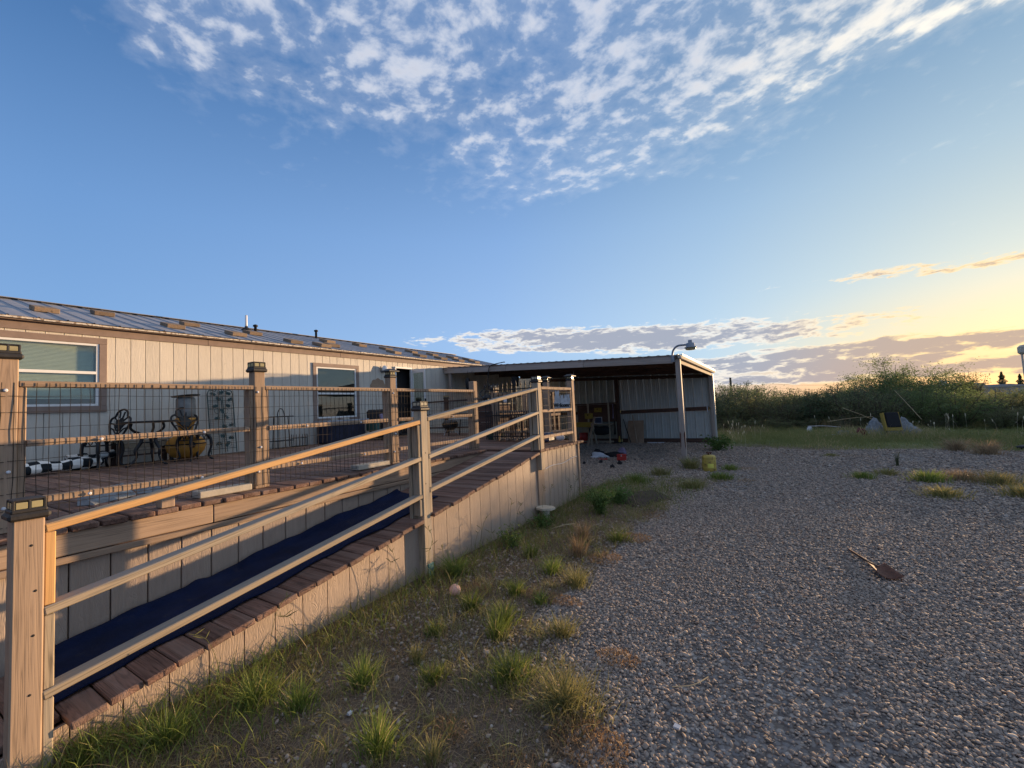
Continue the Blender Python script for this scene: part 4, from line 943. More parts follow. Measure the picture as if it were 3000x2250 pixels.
# ------------------------------------------------------------------ furniture on the deck
def iron_chair(loc, rz, lab):
    t = thing('bistro_chair', loc, lab, 'chair', 'cast iron bistro chairs on the deck', rz)
    # faces +x in its own space; seat 0.43 high
    MB().lathe([(0.001, 0.425), (0.19, 0.425), (0.205, 0.435), (0.205, 0.45), (0.19, 0.455), (0.001, 0.45)], 22).build('seat', 'iron', t, True, world=False)
    m = MB()
    for k in range(12):
        a = 2 * math.pi * k / 12; m.tube([(0.2 * math.cos(a), 0.2 * math.sin(a), 0.43), (0.19 * math.cos(a + .12), 0.19 * math.sin(a + .12), 0.38), (0.2 * math.cos(a + .26), 0.2 * math.sin(a + .26), 0.34)], 0.007, 5)
    m.tube([(0.2 * math.cos(a), 0.2 * math.sin(a), 0.345) for a in np.linspace(0, 2 * math.pi, 25)], 0.007, 5); m.build('apron', 'iron', t, True, world=False)
    for a in (R(45), R(135), R(225), R(315)):
        c, s_ = math.cos(a), math.sin(a); m = MB()
        m.tube(catmull([(0.17 * c, 0.17 * s_, 0.43), (0.225 * c, 0.225 * s_, 0.36), (0.235 * c, 0.235 * s_, 0.22), (0.20 * c, 0.20 * s_, 0.08), (0.25 * c, 0.25 * s_, 0.01), (0.275 * c, 0.275 * s_, 0.012)], 5), [0.024] * 10 + [0.018] * 10 + [0.014] * 6, 7)
        m.build('leg', 'iron', t, True, world=False)
    m = MB(); lean = 0.26
    def bp(y, z): return (-0.17 - (z - 0.43) * lean, y, z)
    out = [(0.10, 0.43), (0.16, 0.55), (0.21, 0.66), (0.20, 0.75), (0.13, 0.79), (0.10, 0.86), (0.0, 0.90), (-0.10, 0.86), (-0.13, 0.79), (-0.20, 0.75), (-0.21, 0.66), (-0.16, 0.55), (-0.10, 0.43)]
    m.tube(catmull([bp(a, b) for a, b in out], 5), 0.016, 7)
    m.build('back_frame', 'iron', t, True, world=False)
    m = MB()
    for pts in ([(0, 0.43), (0.0, 0.6)], [(0.02, 0.5), (0.1, 0.58), (0.16, 0.60)], [(-0.02, 0.5), (-0.1, 0.58), (-0.16, 0.60)], [(0.07, 0.72), (0.15, 0.78)], [(-0.07, 0.72), (-0.15, 0.78)], [(0.03, 0.76), (0.05, 0.86)], [(-0.03, 0.76), (-0.05, 0.86)], [(0.03, 0.56), (0.11, 0.66), (0.2, 0.68)], [(-0.03, 0.56), (-0.11, 0.66), (-0.2, 0.68)]):
        m.tube(catmull([bp(a, b) for a, b in pts], 4), 0.012, 6)
    k = 9; rose = [(0.085 * (1 + 0.18 * math.cos(5 * a)) * math.cos(a), 0.67 + 0.085 * (1 + 0.18 * math.cos(5 * a)) * math.sin(a)) for a in np.linspace(0, 2 * math.pi, 24, endpoint=False)]
    kk = len(m.v); m.v += [tuple(Vector(bp(a, b)) + Vector((0.012, 0, 0))) for a, b in rose] + [tuple(Vector(bp(a, b)) - Vector((0.012, 0, 0))) for a, b in rose]; n = len(rose)
    m.f += [tuple(kk + i for i in range(n)), tuple(kk + n + i for i in reversed(range(n)))] + [(kk + i, kk + n + i, kk + n + (i + 1) % n, kk + (i + 1) % n) for i in range(n)]
    m.build('back_ornament', 'iron', t, False, world=False)
    return t
iron_chair((-8.92, 2.30, ZD), R(-72), 'black cast iron chair turned sideways beside the striped roll')
iron_chair((-8.42, 3.33, ZD), R(12), 'black cast iron chair in front of the yellow clay chimney')
tb = thing('bistro_table', (-8.42, 2.72, ZD), 'small round black iron table between the two iron chairs', 'table')
MB().lathe([(0.001, 0.665), (0.35, 0.665), (0.365, 0.675), (0.365, 0.69), (0.35, 0.695), (0.001, 0.69)], 32).build('table_top', 'iron', tb, True, world=False)
for k in range(3):
    a = R(30 + 120 * k); c, s_ = math.cos(a), math.sin(a); m = MB()
    m.tube(catmull([(0.22 * c, 0.22 * s_, 0.66), (0.23 * c, 0.23 * s_, 0.58), (0.12 * c, 0.12 * s_, 0.48), (0.10 * c, 0.10 * s_, 0.38), (0.17 * c, 0.17 * s_, 0.25), (0.16 * c, 0.16 * s_, 0.14), (0.24 * c, 0.24 * s_, 0.03), (0.29 * c, 0.29 * s_, 0.012)], 5), [0.018] * 12 + [0.026] * 12 + [0.015] * 12, 7)
    m.build('leg', 'iron', tb, True, world=False)
    m = MB(); m.tube([((0.15 + 0.05 * math.cos(t)) * c, (0.15 + 0.05 * math.cos(t)) * s_, 0.48 + 0.05 * math.sin(t)) for t in np.linspace(0, 5, 12)], 0.008, 5); m.build('scroll', 'iron', tb, True, world=False)
MB().tube([(0.12 * math.cos(a), 0.12 * math.sin(a), 0.36) for a in np.linspace(0, 2 * math.pi, 20)], 0.009, 5).build('ring', 'iron', tb, True, world=False)
# clay chimney
ch = thing('chiminea', (-8.82, 3.36, ZD), 'yellow clay patio chimney with a grey metal stack', 'chiminea'); ch.scale = (0.88, 0.88, 0.95)
MB().lathe([(0.12, 0.03), (0.22, 0.06), (0.30, 0.16), (0.33, 0.27), (0.30, 0.35), (0.22, 0.42), (0.14, 0.47), (0.12, 0.55), (0.13, 0.64), (0.17, 0.70), (0.185, 0.74), (0.16, 0.76)], 28).build('body', 'clay_yellow', ch, True, world=False)
MB().lathe([(0.15, 0.755), (0.165, 0.80), (0.16, 1.10), (0.14, 1.14)], 24).build('stack', 'clay_grey', ch, True, world=False)
o = MB().lathe([(0.23, 0.0), (0.24, 0.012), (0.001, 0.03)], 20, (0.0, 0, 1.16)).build('cover', 'iron', ch, True, world=False); o.rotation_euler = (R(3), R(-4), 0)
for a in (R(30), R(150), R(270)): MB().tube([(0.2 * math.cos(a), 0.2 * math.sin(a), 0.09), (0.26 * math.cos(a), 0.26 * math.sin(a), 0.0)], 0.018, 6).build('foot', 'iron', ch, world=False)
m = MB(); m.lathe([(0.055, 0.0), (0.055, 0.03), (0.001, 0.03)], 14); o = m.build('fire_door', 'black', ch, True, world=False); o.location = (0.31, -0.02, 0.27); o.rotation_euler = (0, R(90), 0)
MB().tube([(0.326 * math.cos(a), 0.326 * math.sin(a), 0.285) for a in np.linspace(R(-120), R(120), 24)], 0.012, 6).build('seam', 'iron', ch, world=False)
# trellis
tr = thing('garden_trellis', (-9.25, 4.12, ZD), 'dark green metal trellis with ivy leaves leaning on the wall', 'trellis')
H, wd = 1.27, 0.225
def tp(y, z): return (0.10 - 0.17 * z / H, y, z + 0.02)
m = MB(); m.tube([tp(-wd, 0), tp(-wd, H - 0.12)], 0.010, 6); m.tube([tp(wd, 0), tp(wd, H - 0.12)], 0.010, 6)
m.tube(catmull([tp(-wd, H - 0.12), tp(-wd + 0.03, H - 0.05), tp(-0.14, H - 0.045), tp(-0.08, H - 0.06), tp(-0.06, H), tp(0, H + 0.035), tp(0.06, H), tp(0.08, H - 0.06), tp(0.14, H - 0.045), tp(wd - 0.03, H - 0.05), tp(wd, H - 0.12)], 4), 0.009, 6); m.build('frame', 'verdigris', tr, world=False)
m = MB()
for z in (0.09, 0.40, 0.46, 0.86, 1.02, 1.11): m.tube([tp(-wd, z), tp(wd, z)], 0.006, 5)
for z0, z1 in ((0.12, 0.40), (0.48, 0.78), (0.88, 1.02)):
    z = z0
    while z < z1: m.tube([tp(-wd, z), tp(wd, z)], 0.0028, 4, False); z += 0.035
for y in (-0.08, 0.02, 0.06): m.tube([tp(y, 0.02), tp(y * 0.6, 1.1)], 0.006, 5)
m.build('cross_bars', 'verdigris', tr, world=False)
m = MB(); rng = random.Random(8)
for (y, z) in ((-0.1, 0.2), (0.05, 0.17), (-0.03, 0.33), (0.12, 0.3), (-0.14, 0.45), (0.02, 0.52), (0.14, 0.55), (-0.1, 0.68), (0.06, 0.7), (-0.02, 0.82), (-0.13, 0.90), (0.1, 0.93), (0.15, 1.05), (-0.06, 1.06), (-0.15, 1.16), (0.12, 1.17), (0.0, 1.2)):
    n = 10; r0 = 0.032
    for c_ in (0, 1):
        cy = y + c_ * 0.035; cz = z + rng.uniform(-.02, .02); a0 = rng.uniform(0, 6)
        leaf = [(r0 * (1 + 0.45 * math.cos(5 * a + a0)) * math.cos(a), r0 * (1 + 0.45 * math.cos(5 * a + a0)) * math.sin(a)) for a in np.linspace(0, 2 * math.pi, n, endpoint=False)]
        k = len(m.v); m.v += [tuple(Vector(tp(cy + a, cz + b)) + Vector((0.012, 0, 0))) for a, b in leaf]; m.v += [tuple(Vector(tp(cy + a, cz + b)) + Vector((0.006, 0, 0))) for a, b in leaf]; m.f += [tuple(k + i for i in range(n)), tuple(k + n + i for i in reversed(range(n)))] + [(k + i, k + n + i, k + n + (i + 1) % n, k + (i + 1) % n) for i in range(n)]
for (y, z) in ((-0.07, 0.82), (0.07, 0.82), (0.0, 1.19), (-0.08, 0.17), (0.09, 0.17)): m.tube([tp(y + 0.05 * math.cos(a), z + 0.05 * math.sin(a)) for a in np.linspace(0, 6.0, 16)], 0.004, 4)
m.build('leaves', 'verdigris', tr, world=False)
# bench behind the table
bn = thing('wooden_bench', (-9.08, 2.85, ZD), 'low weathered wooden bench against the wall behind the table', 'bench')
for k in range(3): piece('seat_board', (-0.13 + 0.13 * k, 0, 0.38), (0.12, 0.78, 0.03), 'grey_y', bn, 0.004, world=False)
for s_ in (-1, 1):
    for x in (-0.14, 0.14): piece('leg', (x, s_ * 0.34, 0.18), (0.06, 0.06, 0.36), 'dark_z', bn, 0.004, world=False)
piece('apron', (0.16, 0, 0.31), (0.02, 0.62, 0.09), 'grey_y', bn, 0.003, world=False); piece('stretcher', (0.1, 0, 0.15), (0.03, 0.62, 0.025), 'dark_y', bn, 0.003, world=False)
# rolled black and white checked cushion / rug
def rolled(p0, p1, r, lab, seed, nlen=40, n=24):
    rng = np.random.RandomState(seed); A, B = Vector(p0), Vector(p1); d = (B - A); L = d.length; d.normalize(); side = d.cross(Vector((0, 0, 1))).normalized(); V = []; F = []; U = []
    for i in range(nlen + 1):
        t = i / nlen; c = A.lerp(B, t); sag = 0.012 * math.sin(t * 17 + seed)
        for j in range(n + 1):
            a = 2 * math.pi * j / n; rr_ = r * (1 + 0.10 * math.sin(3 * a + 6 * t + seed) + 0.05 * math.sin(7 * a + 21 * t)) * (0.9 + 0.1 * math.sin(t * 9))
            zf = 0.82 if math.sin(a) < 0 else 1.0
            p = c + side * (rr_ * 1.15 * math.cos(a)) + Vector((0, 0, rr_ * zf * math.sin(a) + sag * max(0, math.sin(a)))); V.append(tuple(p)); U.append((t * L / 0.115, a / (2 * math.pi) * 4.0 + 0.5))
    for i in range(nlen):
        for j in range(n): q0 = i * (n + 1) + j; F.append((q0, q0 + 1, q0 + n + 2, q0 + n + 1))
    F.append(tuple(range(n))); F.append(tuple(nlen * (n + 1) + j for j in reversed(range(n))))
    me = bpy.data.meshes.new('rolled_rug'); me.from_pydata(V, [], F); uv = me.uv_layers.new(name='UVMap')
    for l in me.loops: uv.data[l.index].uv = U[l.vertex_index]
    me.materials.append(MATS['checker_cloth']); me.polygons.foreach_set('use_smooth', [True] * len(me.polygons))
    o = link(bpy.data.objects.new('rolled_rug', me)); tag(o, lab, 'rug'); return o
rolled((-8.66, 1.15, ZD + 0.085), (-9.0, 2.28, ZD + 0.10), 0.10, 'long black and white checked rug rolled up on the deck', 1)
rolled((-9.14, 1.95, ZD + 0.15), (-9.18, 2.5, ZD + 0.19), 0.075, 'short black and white checked roll leaning behind the longer roll', 2, 24)
# plant stand and wire cage
ps = thing('plant_stand', (-9.12, 5.22, ZD), 'tall thin black iron plant stand against the cream wall', 'plant stand')
m = MB()
for (x, y) in ((-0.08, -0.14), (0.1, -0.13), (-0.08, 0.14), (0.1, 0.13)): m.tube([(x, y, 0), (x * 0.8, y * 0.85, 0.68)], 0.010, 6)
m.build('legs_frame', 'iron', ps, world=False)
for z, w in ((0.68, 0.21), (0.16, 0.2)):
    m = MB(); m.tube([(-0.1, -w, z), (0.12, -w, z), (0.12, w, z), (-0.1, w, z), (-0.1, -w, z)], 0.010, 6); m.box((0.01, 0, z), (0.2, 2 * w, 0.008)); m.build('shelf', 'iron', ps, world=False)
MB().tube([(0.0, -0.075 * math.cos(a), 0.68 + 0.17 * math.sin(a)) for a in np.linspace(0, math.pi, 14)], 0.010, 6).build('handle', 'iron', ps, world=False)
wc_ = thing('wire_basket', (-9.1, 5.62, ZD), 'low black wire planter basket with looped rim by the plant stand', 'basket')
m = MB()
for k in range(16):
    a = 2 * math.pi * k / 16; x, y = 0.12 * math.cos(a), 0.17 * math.sin(a); m.tube([(x, y, 0), (x * 1.05, y * 1.05, 0.22), (x * 1.0, y * 1.0, 0.27)], 0.004, 5)
for z in (0.01, 0.19): m.tube([(0.125 * math.cos(a), 0.175 * math.sin(a), z) for a in np.linspace(0, 2 * math.pi, 25)], 0.005, 5)
m.build('wires', 'iron', wc_, world=False); MB().lathe_sc([(0.12, 0.0), (0.12, 0.004), (0.001, 0.005)], 18, (0, 0, 0), (1, 1.4, 1)).build('base', 'iron', wc_, world=False)
# dark cabinet under the window, with a lid
cb_ = thing('deck_box', (-8.98, 6.62, ZD), 'large dark storage box under the tall window', 'storage box')
piece('body', (0, 0, 0.25), (0.5, 1.0, 0.48), 'navy_cloth', cb_, 0.02, world=False); piece('lid', (0.0, 0.02, 0.515), (0.56, 1.18, 0.045), 'lamp_grey', cb_, 0.015, world=False)
for (y, lab) in ((-0.32, 'small pale brick set on the dark storage box lid, end nearer the basket'), (0.0, 'small pale brick set on the middle of the dark storage box lid')): small('brick', (-8.82, 6.62 + y, ZD + 0.562), (0.09, 0.15, 0.045), 'grey_block', lab, 'brick')
# armchair with clothes
ac = thing('armchair', (-8.5, 7.55, ZD), 'dark padded armchair beside the open door', 'armchair', None, R(-15))
m = MB(); m.box((0, 0, 0.22), (0.62, 0.62, 0.34), bevel=0.05); m.build('seat', 'cloth_black', ac, world=False)
MB().box((-0.28, 0, 0.48), (0.16, 0.66, 0.55), (0, R(-10), 0), 0.06).build('backrest', 'cloth_black', ac, world=False)
for s_ in (-1, 1): MB().box((0.02, s_ * 0.33, 0.36), (0.6, 0.13, 0.3), bevel=0.05).build('arm', 'teal_plastic', ac, world=False)
m = MB(); m.tube(catmull([(-8.35, 7.28, ZD + 0.62), (-8.25, 7.3, ZD + 0.46), (-8.18, 7.42, ZD + 0.43), (-8.17, 7.68, ZD + 0.45)], 6), [0.05] * 6 + [0.075] * 6 + [0.06] * 7, 9); tag(m.build('garment', 'cloth_violet', None, True), 'violet patterned garment draped over the dark armchair', 'clothing')
o = MB().box((-9.0, 8.85, ZD + 0.02), (0.45, 0.55, 0.035), bevel=0.01).build('door_mat', 'cloth_black'); tag(o, 'dark doormat on the planks before the open door', 'mat')
# kettle barbecue
bq = thing('kettle_barbecue', (-7.35, 8.72, ZD), 'small black kettle barbecue on the deck past the door', 'barbecue')
MB().lathe([(0.001, 0.13), (0.1, 0.14), (0.19, 0.20), (0.21, 0.26), (0.205, 0.265)], 22).build('bowl', 'iron', bq, True, world=False); MB().lathe([(0.215, 0.268), (0.20, 0.33), (0.12, 0.39), (0.02, 0.405), (0.001, 0.405)], 22).build('lid', 'iron', bq, True, world=False)
MB().tube([(0.0, -0.05, 0.40), (0.0, -0.04, 0.44), (0.0, 0.04, 0.44), (0, 0.05, 0.40)], 0.010, 6).build('handle', 'iron', bq, world=False)
for k in range(3):
    a = R(20 + 120 * k); MB().tube([(0.13 * math.cos(a), 0.13 * math.sin(a), 0.17), (0.22 * math.cos(a), 0.22 * math.sin(a), 0.0)], 0.009, 6).build('leg', 'galv', bq, world=False)
# patio table and chair near the gate
pt_ = thing('patio_table', (-6.75, 8.6, ZD), 'small dark patio table behind the railing end', 'table')
piece('table_top', (0, 0, 0.42), (0.75, 0.45, 0.03), 'grey_block', pt_, 0.006, world=False)
for sx in (-1, 1):
    for sy in (-1, 1): MB().tube([(sx * 0.3, sy * 0.18, 0.41), (sx * 0.38, sy * 0.22, 0.0)], 0.016, 6).build('leg', 'iron', pt_, world=False)
fc = thing('folding_chair', (-6.35, 8.9, ZD), 'dark folding chair standing behind the small patio table', 'chair', None, R(-70))
m = MB()
for s_ in (-1, 1): m.tube([(-0.25, s_ * 0.2, 0.85), (0.2, s_ * 0.2, 0.0)], 0.013, 6); m.tube([(0.2, s_ * 0.18, 0.45), (-0.2, s_ * 0.18, 0.0)], 0.013, 6)
m.build('frame', 'iron', fc, world=False); MB().box((0.02, 0, 0.44), (0.38, 0.38, 0.02), bevel=0.006).build('seat', 'cloth_black', fc, world=False); MB().box((-0.19, 0, 0.72), (0.02, 0.38, 0.2), (0, R(-28), 0), 0.006).build('backrest', 'cloth_black', fc, world=False)
# wooden potting bench with crates near the gate
pb = thing('potting_bench', (-5.45, 8.0, ZD), 'dark brown slatted wooden cabinet beyond the ramp top', 'cabinet')
for k in range(5): piece('slat', (0.26, 0, 0.18 + 0.115 * k), (0.02, 0.9, 0.105), 'dark_y', pb, 0.003, world=False); piece('slat', (0, -0.46, 0.18 + 0.115 * k), (0.5, 0.02, 0.105), 'dark_x', pb, 0.003, world=False)
for sx in (-1, 1):
    for sy in (-1, 1): piece('leg', (sx * 0.24, sy * 0.43, 0.36), (0.06, 0.06, 0.72), 'dark_z', pb, 0.003, world=False)
piece('top', (0, 0, 0.735), (0.56, 0.98, 0.03), 'grey_y', pb, 0.004, world=False)
bh = thing('toy_birdhouse', (-5.45, 7.75, ZD + 0.75), 'tiny black house-shaped lantern standing on the slatted cabinet', 'lantern')
piece('body', (0, 0, 0.06), (0.12, 0.12, 0.12), 'black', bh, 0.006, world=False); MB().lathe([(0.15, 0.12), (0.14, 0.135), (0.07, 0.19), (0.03, 0.2)], 4).build('roof', 'black', bh, world=False)
o = MB().lathe([(0.04, 0), (0.05, 0.03), (0.045, 0.08), (0.02, 0.1)], 12, (-5.3, 8.25, ZD + 0.751)).build('jar', 'cloth_white', None, True); tag(o, 'small white jar standing on the slatted cabinet', 'jar')
o = MB().lathe([(0.13, 0), (0.17, 0.04), (0.19, 0.2), (0.2, 0.22), (0.17, 0.22), (0.15, 0.06)], 18, (-5.0, 7.35, ZD)).build('flower_pot', 'teal_plastic', None, True); tag(o, 'dark green plastic flower pot on the planks beside the gate panel', 'pot')
o = small('wood_panel', (-4.2, 7.6, 1.72), (0.5, 0.03, 0.5), 'plywood', 'tan wooden panel standing on edge behind the iron gate panel', 'panel')
ws = thing('work_table', (-4.2, 7.6, 0.0), 'dark trestle table on the ground behind the landing railing', 'table')
piece('top', (0, 0, 1.44), (0.95, 0.5, 0.05), 'dark_x', ws, 0.004, world=False)
for sx in (-1, 1):
    for sy in (-1, 1): piece('leg', (sx * 0.42, sy * 0.2, 0.705), (0.07, 0.07, 1.41), 'dark_z', ws, 0.004, world=False)
# iron gate panel propped against the back of the landing
ig = thing('iron_gate', (-4.2, 6.82, ZD), 'black iron gate panel with spear tips standing at the ramp top', 'gate')
x0, x1 = -0.64, 0.58
for z in (0.10, 0.50, 0.98): piece('cross_rail', ((x0 + x1) / 2, 0, z), (x1 - x0, 0.018, 0.022), 'iron', ig, 0.002, world=False)
nb = 12
for k in range(nb + 1):
    x = x0 + (x1 - x0) * k / nb; m = MB(); m.tube([(x, 0, 0.04), (x, 0, 1.04)], 0.0085, 6); m.tube([(x, 0, 1.04), (x, 0, 1.065), (x, 0, 1.14)], [0.008, 0.016, 0.001], 6); m.build('bar', 'iron', ig, world=False)
    if k < nb:
        x = x + (x1 - x0) / nb / 2; m = MB(); m.tube([(x, 0, 0.04), (x, 0, 0.53)], 0.0075, 6); m.tube([(x, 0, 0.53), (x, 0, 0.545), (x, 0, 0.60)], [0.007, 0.014, 0.001], 6); m.build('short_bar', 'iron', ig, world=False)
rng = random.Random(14); k = 0
for x in np.linspace(-4.55, -3.75, 7):
    m = MB(); m.sphere((0, 0, 0), 0.06, 9, 6, (1.1, 0.8, 0.6)); m.v = [(a + rng.uniform(-.008, .008), b + rng.uniform(-.008, .008), c) for a, b, c in m.v]; m.v = [(a + x, b + 6.93 + rng.uniform(-.02, .02), c + ZD + 0.036) for a, b, c in m.v]
    tag(m.build('stone', 'stone', None, False), 'rounded tan stone in the row under the iron gate panel', 'stone', 'stones lined up under the gate panel')
# skull-like white ornament and dark tub on the landing
o = small('storage_tub', (-3.55, 6.75, ZD + 0.09), (0.3, 0.26, 0.17), 'blue_dark', 'dark blue plastic tub at the landing corner', 'tub', 0.03)
wo_ = thing('garden_ornament', (-3.22, 6.72, ZD), 'small white and rust garden ornament beside the corner post', 'ornament')
m = MB(); m.sphere((0, 0, 0.08), 0.07, 12, 8, (1.2, 0.9, 0.8)); m.build('body', 'cloth_white', wo_, True, world=False); m = MB(); m.tube(catmull([(0.03, 0.03, 0.1), (0.1, 0.06, 0.14), (0.16, 0.1, 0.06), (0.22, 0.12, 0.03)], 4), 0.012, 6); m.build('tail', 'rust', wo_, True, world=False)
# welcome sign on the landing railing
def text_mesh(txt, size):
    cu = bpy.data.curves.new('t', 'FONT'); cu.body = txt; cu.size = size; cu.extrude = 0.003; cu.align_x = 'CENTER'; cu.offset = 0.004
    o = bpy.data.objects.new('t', cu); COL.objects.link(o); dg = bpy.context.evaluated_depsgraph_get(); me = bpy.data.meshes.new_from_object(o.evaluated_get(dg)); bpy.data.objects.remove(o); return me
sg = thing('welcome_sign', (XR + 0.14, 6.16, 1.565), 'grey metal welcome sign with animal shapes hung on the landing railing', 'sign', None, R(-30))
m = MB(); m.box((0, 0, 0.05), (0.012, 0.30, 0.10), bevel=0.003); m.build('plate', 'sign_metal', sg, world=False)
def critter(c, w, h):
    return [(c - w, 0.095), (c + w, 0.095), (c + w, 0.095 + h * 0.45), (c + w * 0.7, 0.095 + h * 0.55), (c + w * 0.75, 0.095 + h * 0.85), (c + w * 0.6, 0.095 + h), (c + w * 0.2, 0.095 + h * 0.88), (c - w * 0.2, 0.095 + h * 0.88), (c - w * 0.6, 0.095 + h), (c - w * 0.75, 0.095 + h * 0.85), (c - w * 0.7, 0.095 + h * 0.55), (c - w, 0.095 + h * 0.45)]
for (c, w, h) in ((-0.085, 0.05, 0.19), (0.005, 0.035, 0.12), (0.075, 0.03, 0.12), (0.128, 0.03, 0.125)):
    m = MB(); m.prism(critter(c, w, h), 0.010, 'x'); m.build('animal_figure', 'sign_metal', sg, world=False)
tm = text_mesh('Welcome', 0.082); tm.materials.clear(); tm.materials.append(MATS['black'])
to = bpy.data.objects.new('lettering', tm); link(to, sg); to.rotation_euler = (R(90), 0, R(90)); to.location = (0.0095, 0.0, 0.02)
# ------------------------------------------------------------------ things on the ground
def lumpy(c, sc, seed, mat, name, lab, cat, amp=0.25, n=18, m_=10, smooth=True):
    rng = np.random.RandomState(seed); m = MB(); m.sphere((0, 0, 0), 1.0, n, m_); k = rng.rand(6, 3) * 5 + 1; ph = rng.rand(6) * 6
    V = []
    for p in m.v:
        d = 1 + amp * sum(math.sin(p[0] * k[i, 0] + p[1] * k[i, 1] + p[2] * k[i, 2] + ph[i]) for i in range(6)) / 3
        V.append((c[0] + p[0] * sc[0] * d, c[1] + p[1] * sc[1] * d, max(c[2], c[2] + p[2] * sc[2] * d * (1 if p[2] > 0 else 0.05))))
    m.v = V; o = m.build(name, mat, None, smooth); tag(o, lab, cat); return o
# yellow can by the carport post
yc_ = thing('metal_can', (-1.38, 10.42, 0.0), 'scuffed yellow metal can standing on the gravel beside the carport post', 'can')
MB().lathe([(0.13, 0.0), (0.142, 0.02), (0.145, 0.10), (0.141, 0.115), (0.145, 0.13), (0.145, 0.26), (0.141, 0.27), (0.145, 0.285), (0.14, 0.33), (0.11, 0.355), (0.06, 0.362), (0.001, 0.362)], 26).build('body', 'yellow_paint', yc_, True, world=False)
m = MB(); m.tube([(0.0, 0, 0.36), (0.0, 0, 0.41)], 0.022, 8); m.tube([(-0.05, 0, 0.405), (0.05, 0.0, 0.415)], 0.014, 8); m.tube([(0.04, 0.0, 0.37), (0.06, 0.01, 0.43)], 0.012, 8); m.build('valve', 'rust', yc_, True, world=False)
lb = MB(); 
for i in range(7):
    a = R(-95) + i * R(50) / 6
    for z in (0.09, 0.18): lb.v.append((0.1475 * math.cos(a), 0.1475 * math.sin(a), z))
for i in range(6): lb.f.append((2 * i, 2 * i + 2, 2 * i + 3, 2 * i + 1))
o = lb.build('label_sticker', 'yellow_label', yc_, True, world=False)
# red toolbox and scattered things inside the carport mouth
tbx = thing('toolbox', (-3.79, 11.78, 0.0), 'small red metal toolbox standing on the carport gravel', 'toolbox', None, R(12))
piece('body', (0, 0, 0.075), (0.25, 0.13, 0.14), 'red_paint', tbx, 0.008, world=False); piece('lid', (0, 0, 0.165), (0.256, 0.136, 0.035), 'red_paint', tbx, 0.012, world=False)
MB().tube([(-0.07, 0, 0.18), (-0.06, 0, 0.215), (0.06, 0, 0.215), (0.07, 0, 0.18)], 0.009, 6).build('handle', 'black', tbx, True, world=False); piece('latch', (0.0, -0.07, 0.145), (0.03, 0.012, 0.05), 'galv', tbx, 0.002, world=False)
lumpy((-4.72, 12.45, 0.0), (0.28, 0.18, 0.10), 1, 'cloth_white', 'cloth_bundle', 'crumpled white cloth lying on the carport gravel', 'cloth', 0.5)
lumpy((-4.78, 12.62, 0.02), (0.2, 0.16, 0.16), 2, 'cloth_black', 'cloth_bundle', 'crumpled black cloth heaped behind the white cloth', 'cloth', 0.5)
lumpy((-4.28, 12.6, 0.0), (0.3, 0.2, 0.13), 3, 'cloth_black', 'cloth_bundle', 'dark clothes heap between the white cloth and the red toolbox', 'cloth', 0.6)
lumpy((-4.12, 12.75, 0.05), (0.14, 0.1, 0.15), 4, 'cloth_violet', 'cloth_bundle', 'pinkish violet cloth on top of the dark clothes heap', 'cloth', 0.5)
o = MB().prism([(-0.16, -0.05), (0.05, -0.08), (0.17, 0.0), (0.08, 0.07), (-0.14, 0.06)], 0.03, 'z', (-4.33, 11.84, 0.02)).build('red_tray', 'red_paint'); tag(o, 'flat red plastic lid lying before the clothes heap', 'lid')
for k, (x, y, s_, lab) in enumerate(((-3.59, 10.38, 0.11, 'black plastic cube lying on gravel nearest the landing'), (-3.6, 11.03, 0.12, 'black plastic pot fallen on gravel before the toolbox'), (-4.2, 11.2, 0.09, 'small black scrap lying beside the red lid'), (-4.55, 10.9, 0.08, 'small dark rag scrap on the gravel behind the landing corner'), (-3.45, 11.9, 0.05, 'tiny black scrap beside the red toolbox'), (-3.3, 12.0, 0.05, 'tiny dark scrap past the red toolbox'))):
    lumpy((x, y, 0), (s_ * 0.6, s_ * 0.5, s_ * 0.9), 20 + k, 'cloth_black', 'debris', lab, 'debris', 0.25, 10, 7, False)
# lid of the tap box, ball, paper
tl_ = thing('tap_box', (-2.93, 5.50, 0.0), 'beige plastic box lid perched at the foot of the landing trim', 'box lid')
MB().prism([(-0.14, 0.0), (-0.1, -0.09), (0.02, -0.12), (0.12, -0.06), (0.14, 0.04), (0.06, 0.1), (-0.08, 0.11)], 0.03, 'z', (0, 0, 0.15)).build('lid', 'beige_plastic', tl_, world=False)
MB().lathe([(0.06, 0.0), (0.055, 0.134)], 12).build('stem', 'beige_plastic', tl_, True, world=False)
bl_ = thing('ball', (-2.49, 2.93, 0.0), 'small pink ball half hidden in the grass strip', 'ball')
MB().sphere((0, 0, 0.047), 0.05, 20, 14).build('skin', 'ball_pink', bl_, True, world=False)
o = MB().tube([(0.0505 * math.cos(a), 0.0505 * math.sin(a) * 0.3, 0.047 + 0.0505 * math.sin(a) * 0.95) for a in np.linspace(0, 2 * math.pi, 24)], 0.003, 5).build('seam', 'beige_plastic', bl_, True, world=False)
o = MB().prism([(-0.016, -0.012), (0.013, -0.014), (0.017, 0.010), (-0.012, 0.016)], 0.008, 'z', (-0.52, 2.21, 0.03)).build('paper_scrap', 'paper'); tag(o, 'crumpled white paper scrap on the dark gravel', 'paper')
o = MB().prism([(-0.009, -0.012), (0.010, -0.012), (0.008, 0.013), (-0.008, 0.012)], 0.012, 'z', (-2.05, 1.52, 0.02)).build('paper_scrap', 'paper'); tag(o, 'tiny white paper scrap in the green grass by the skirt', 'paper')
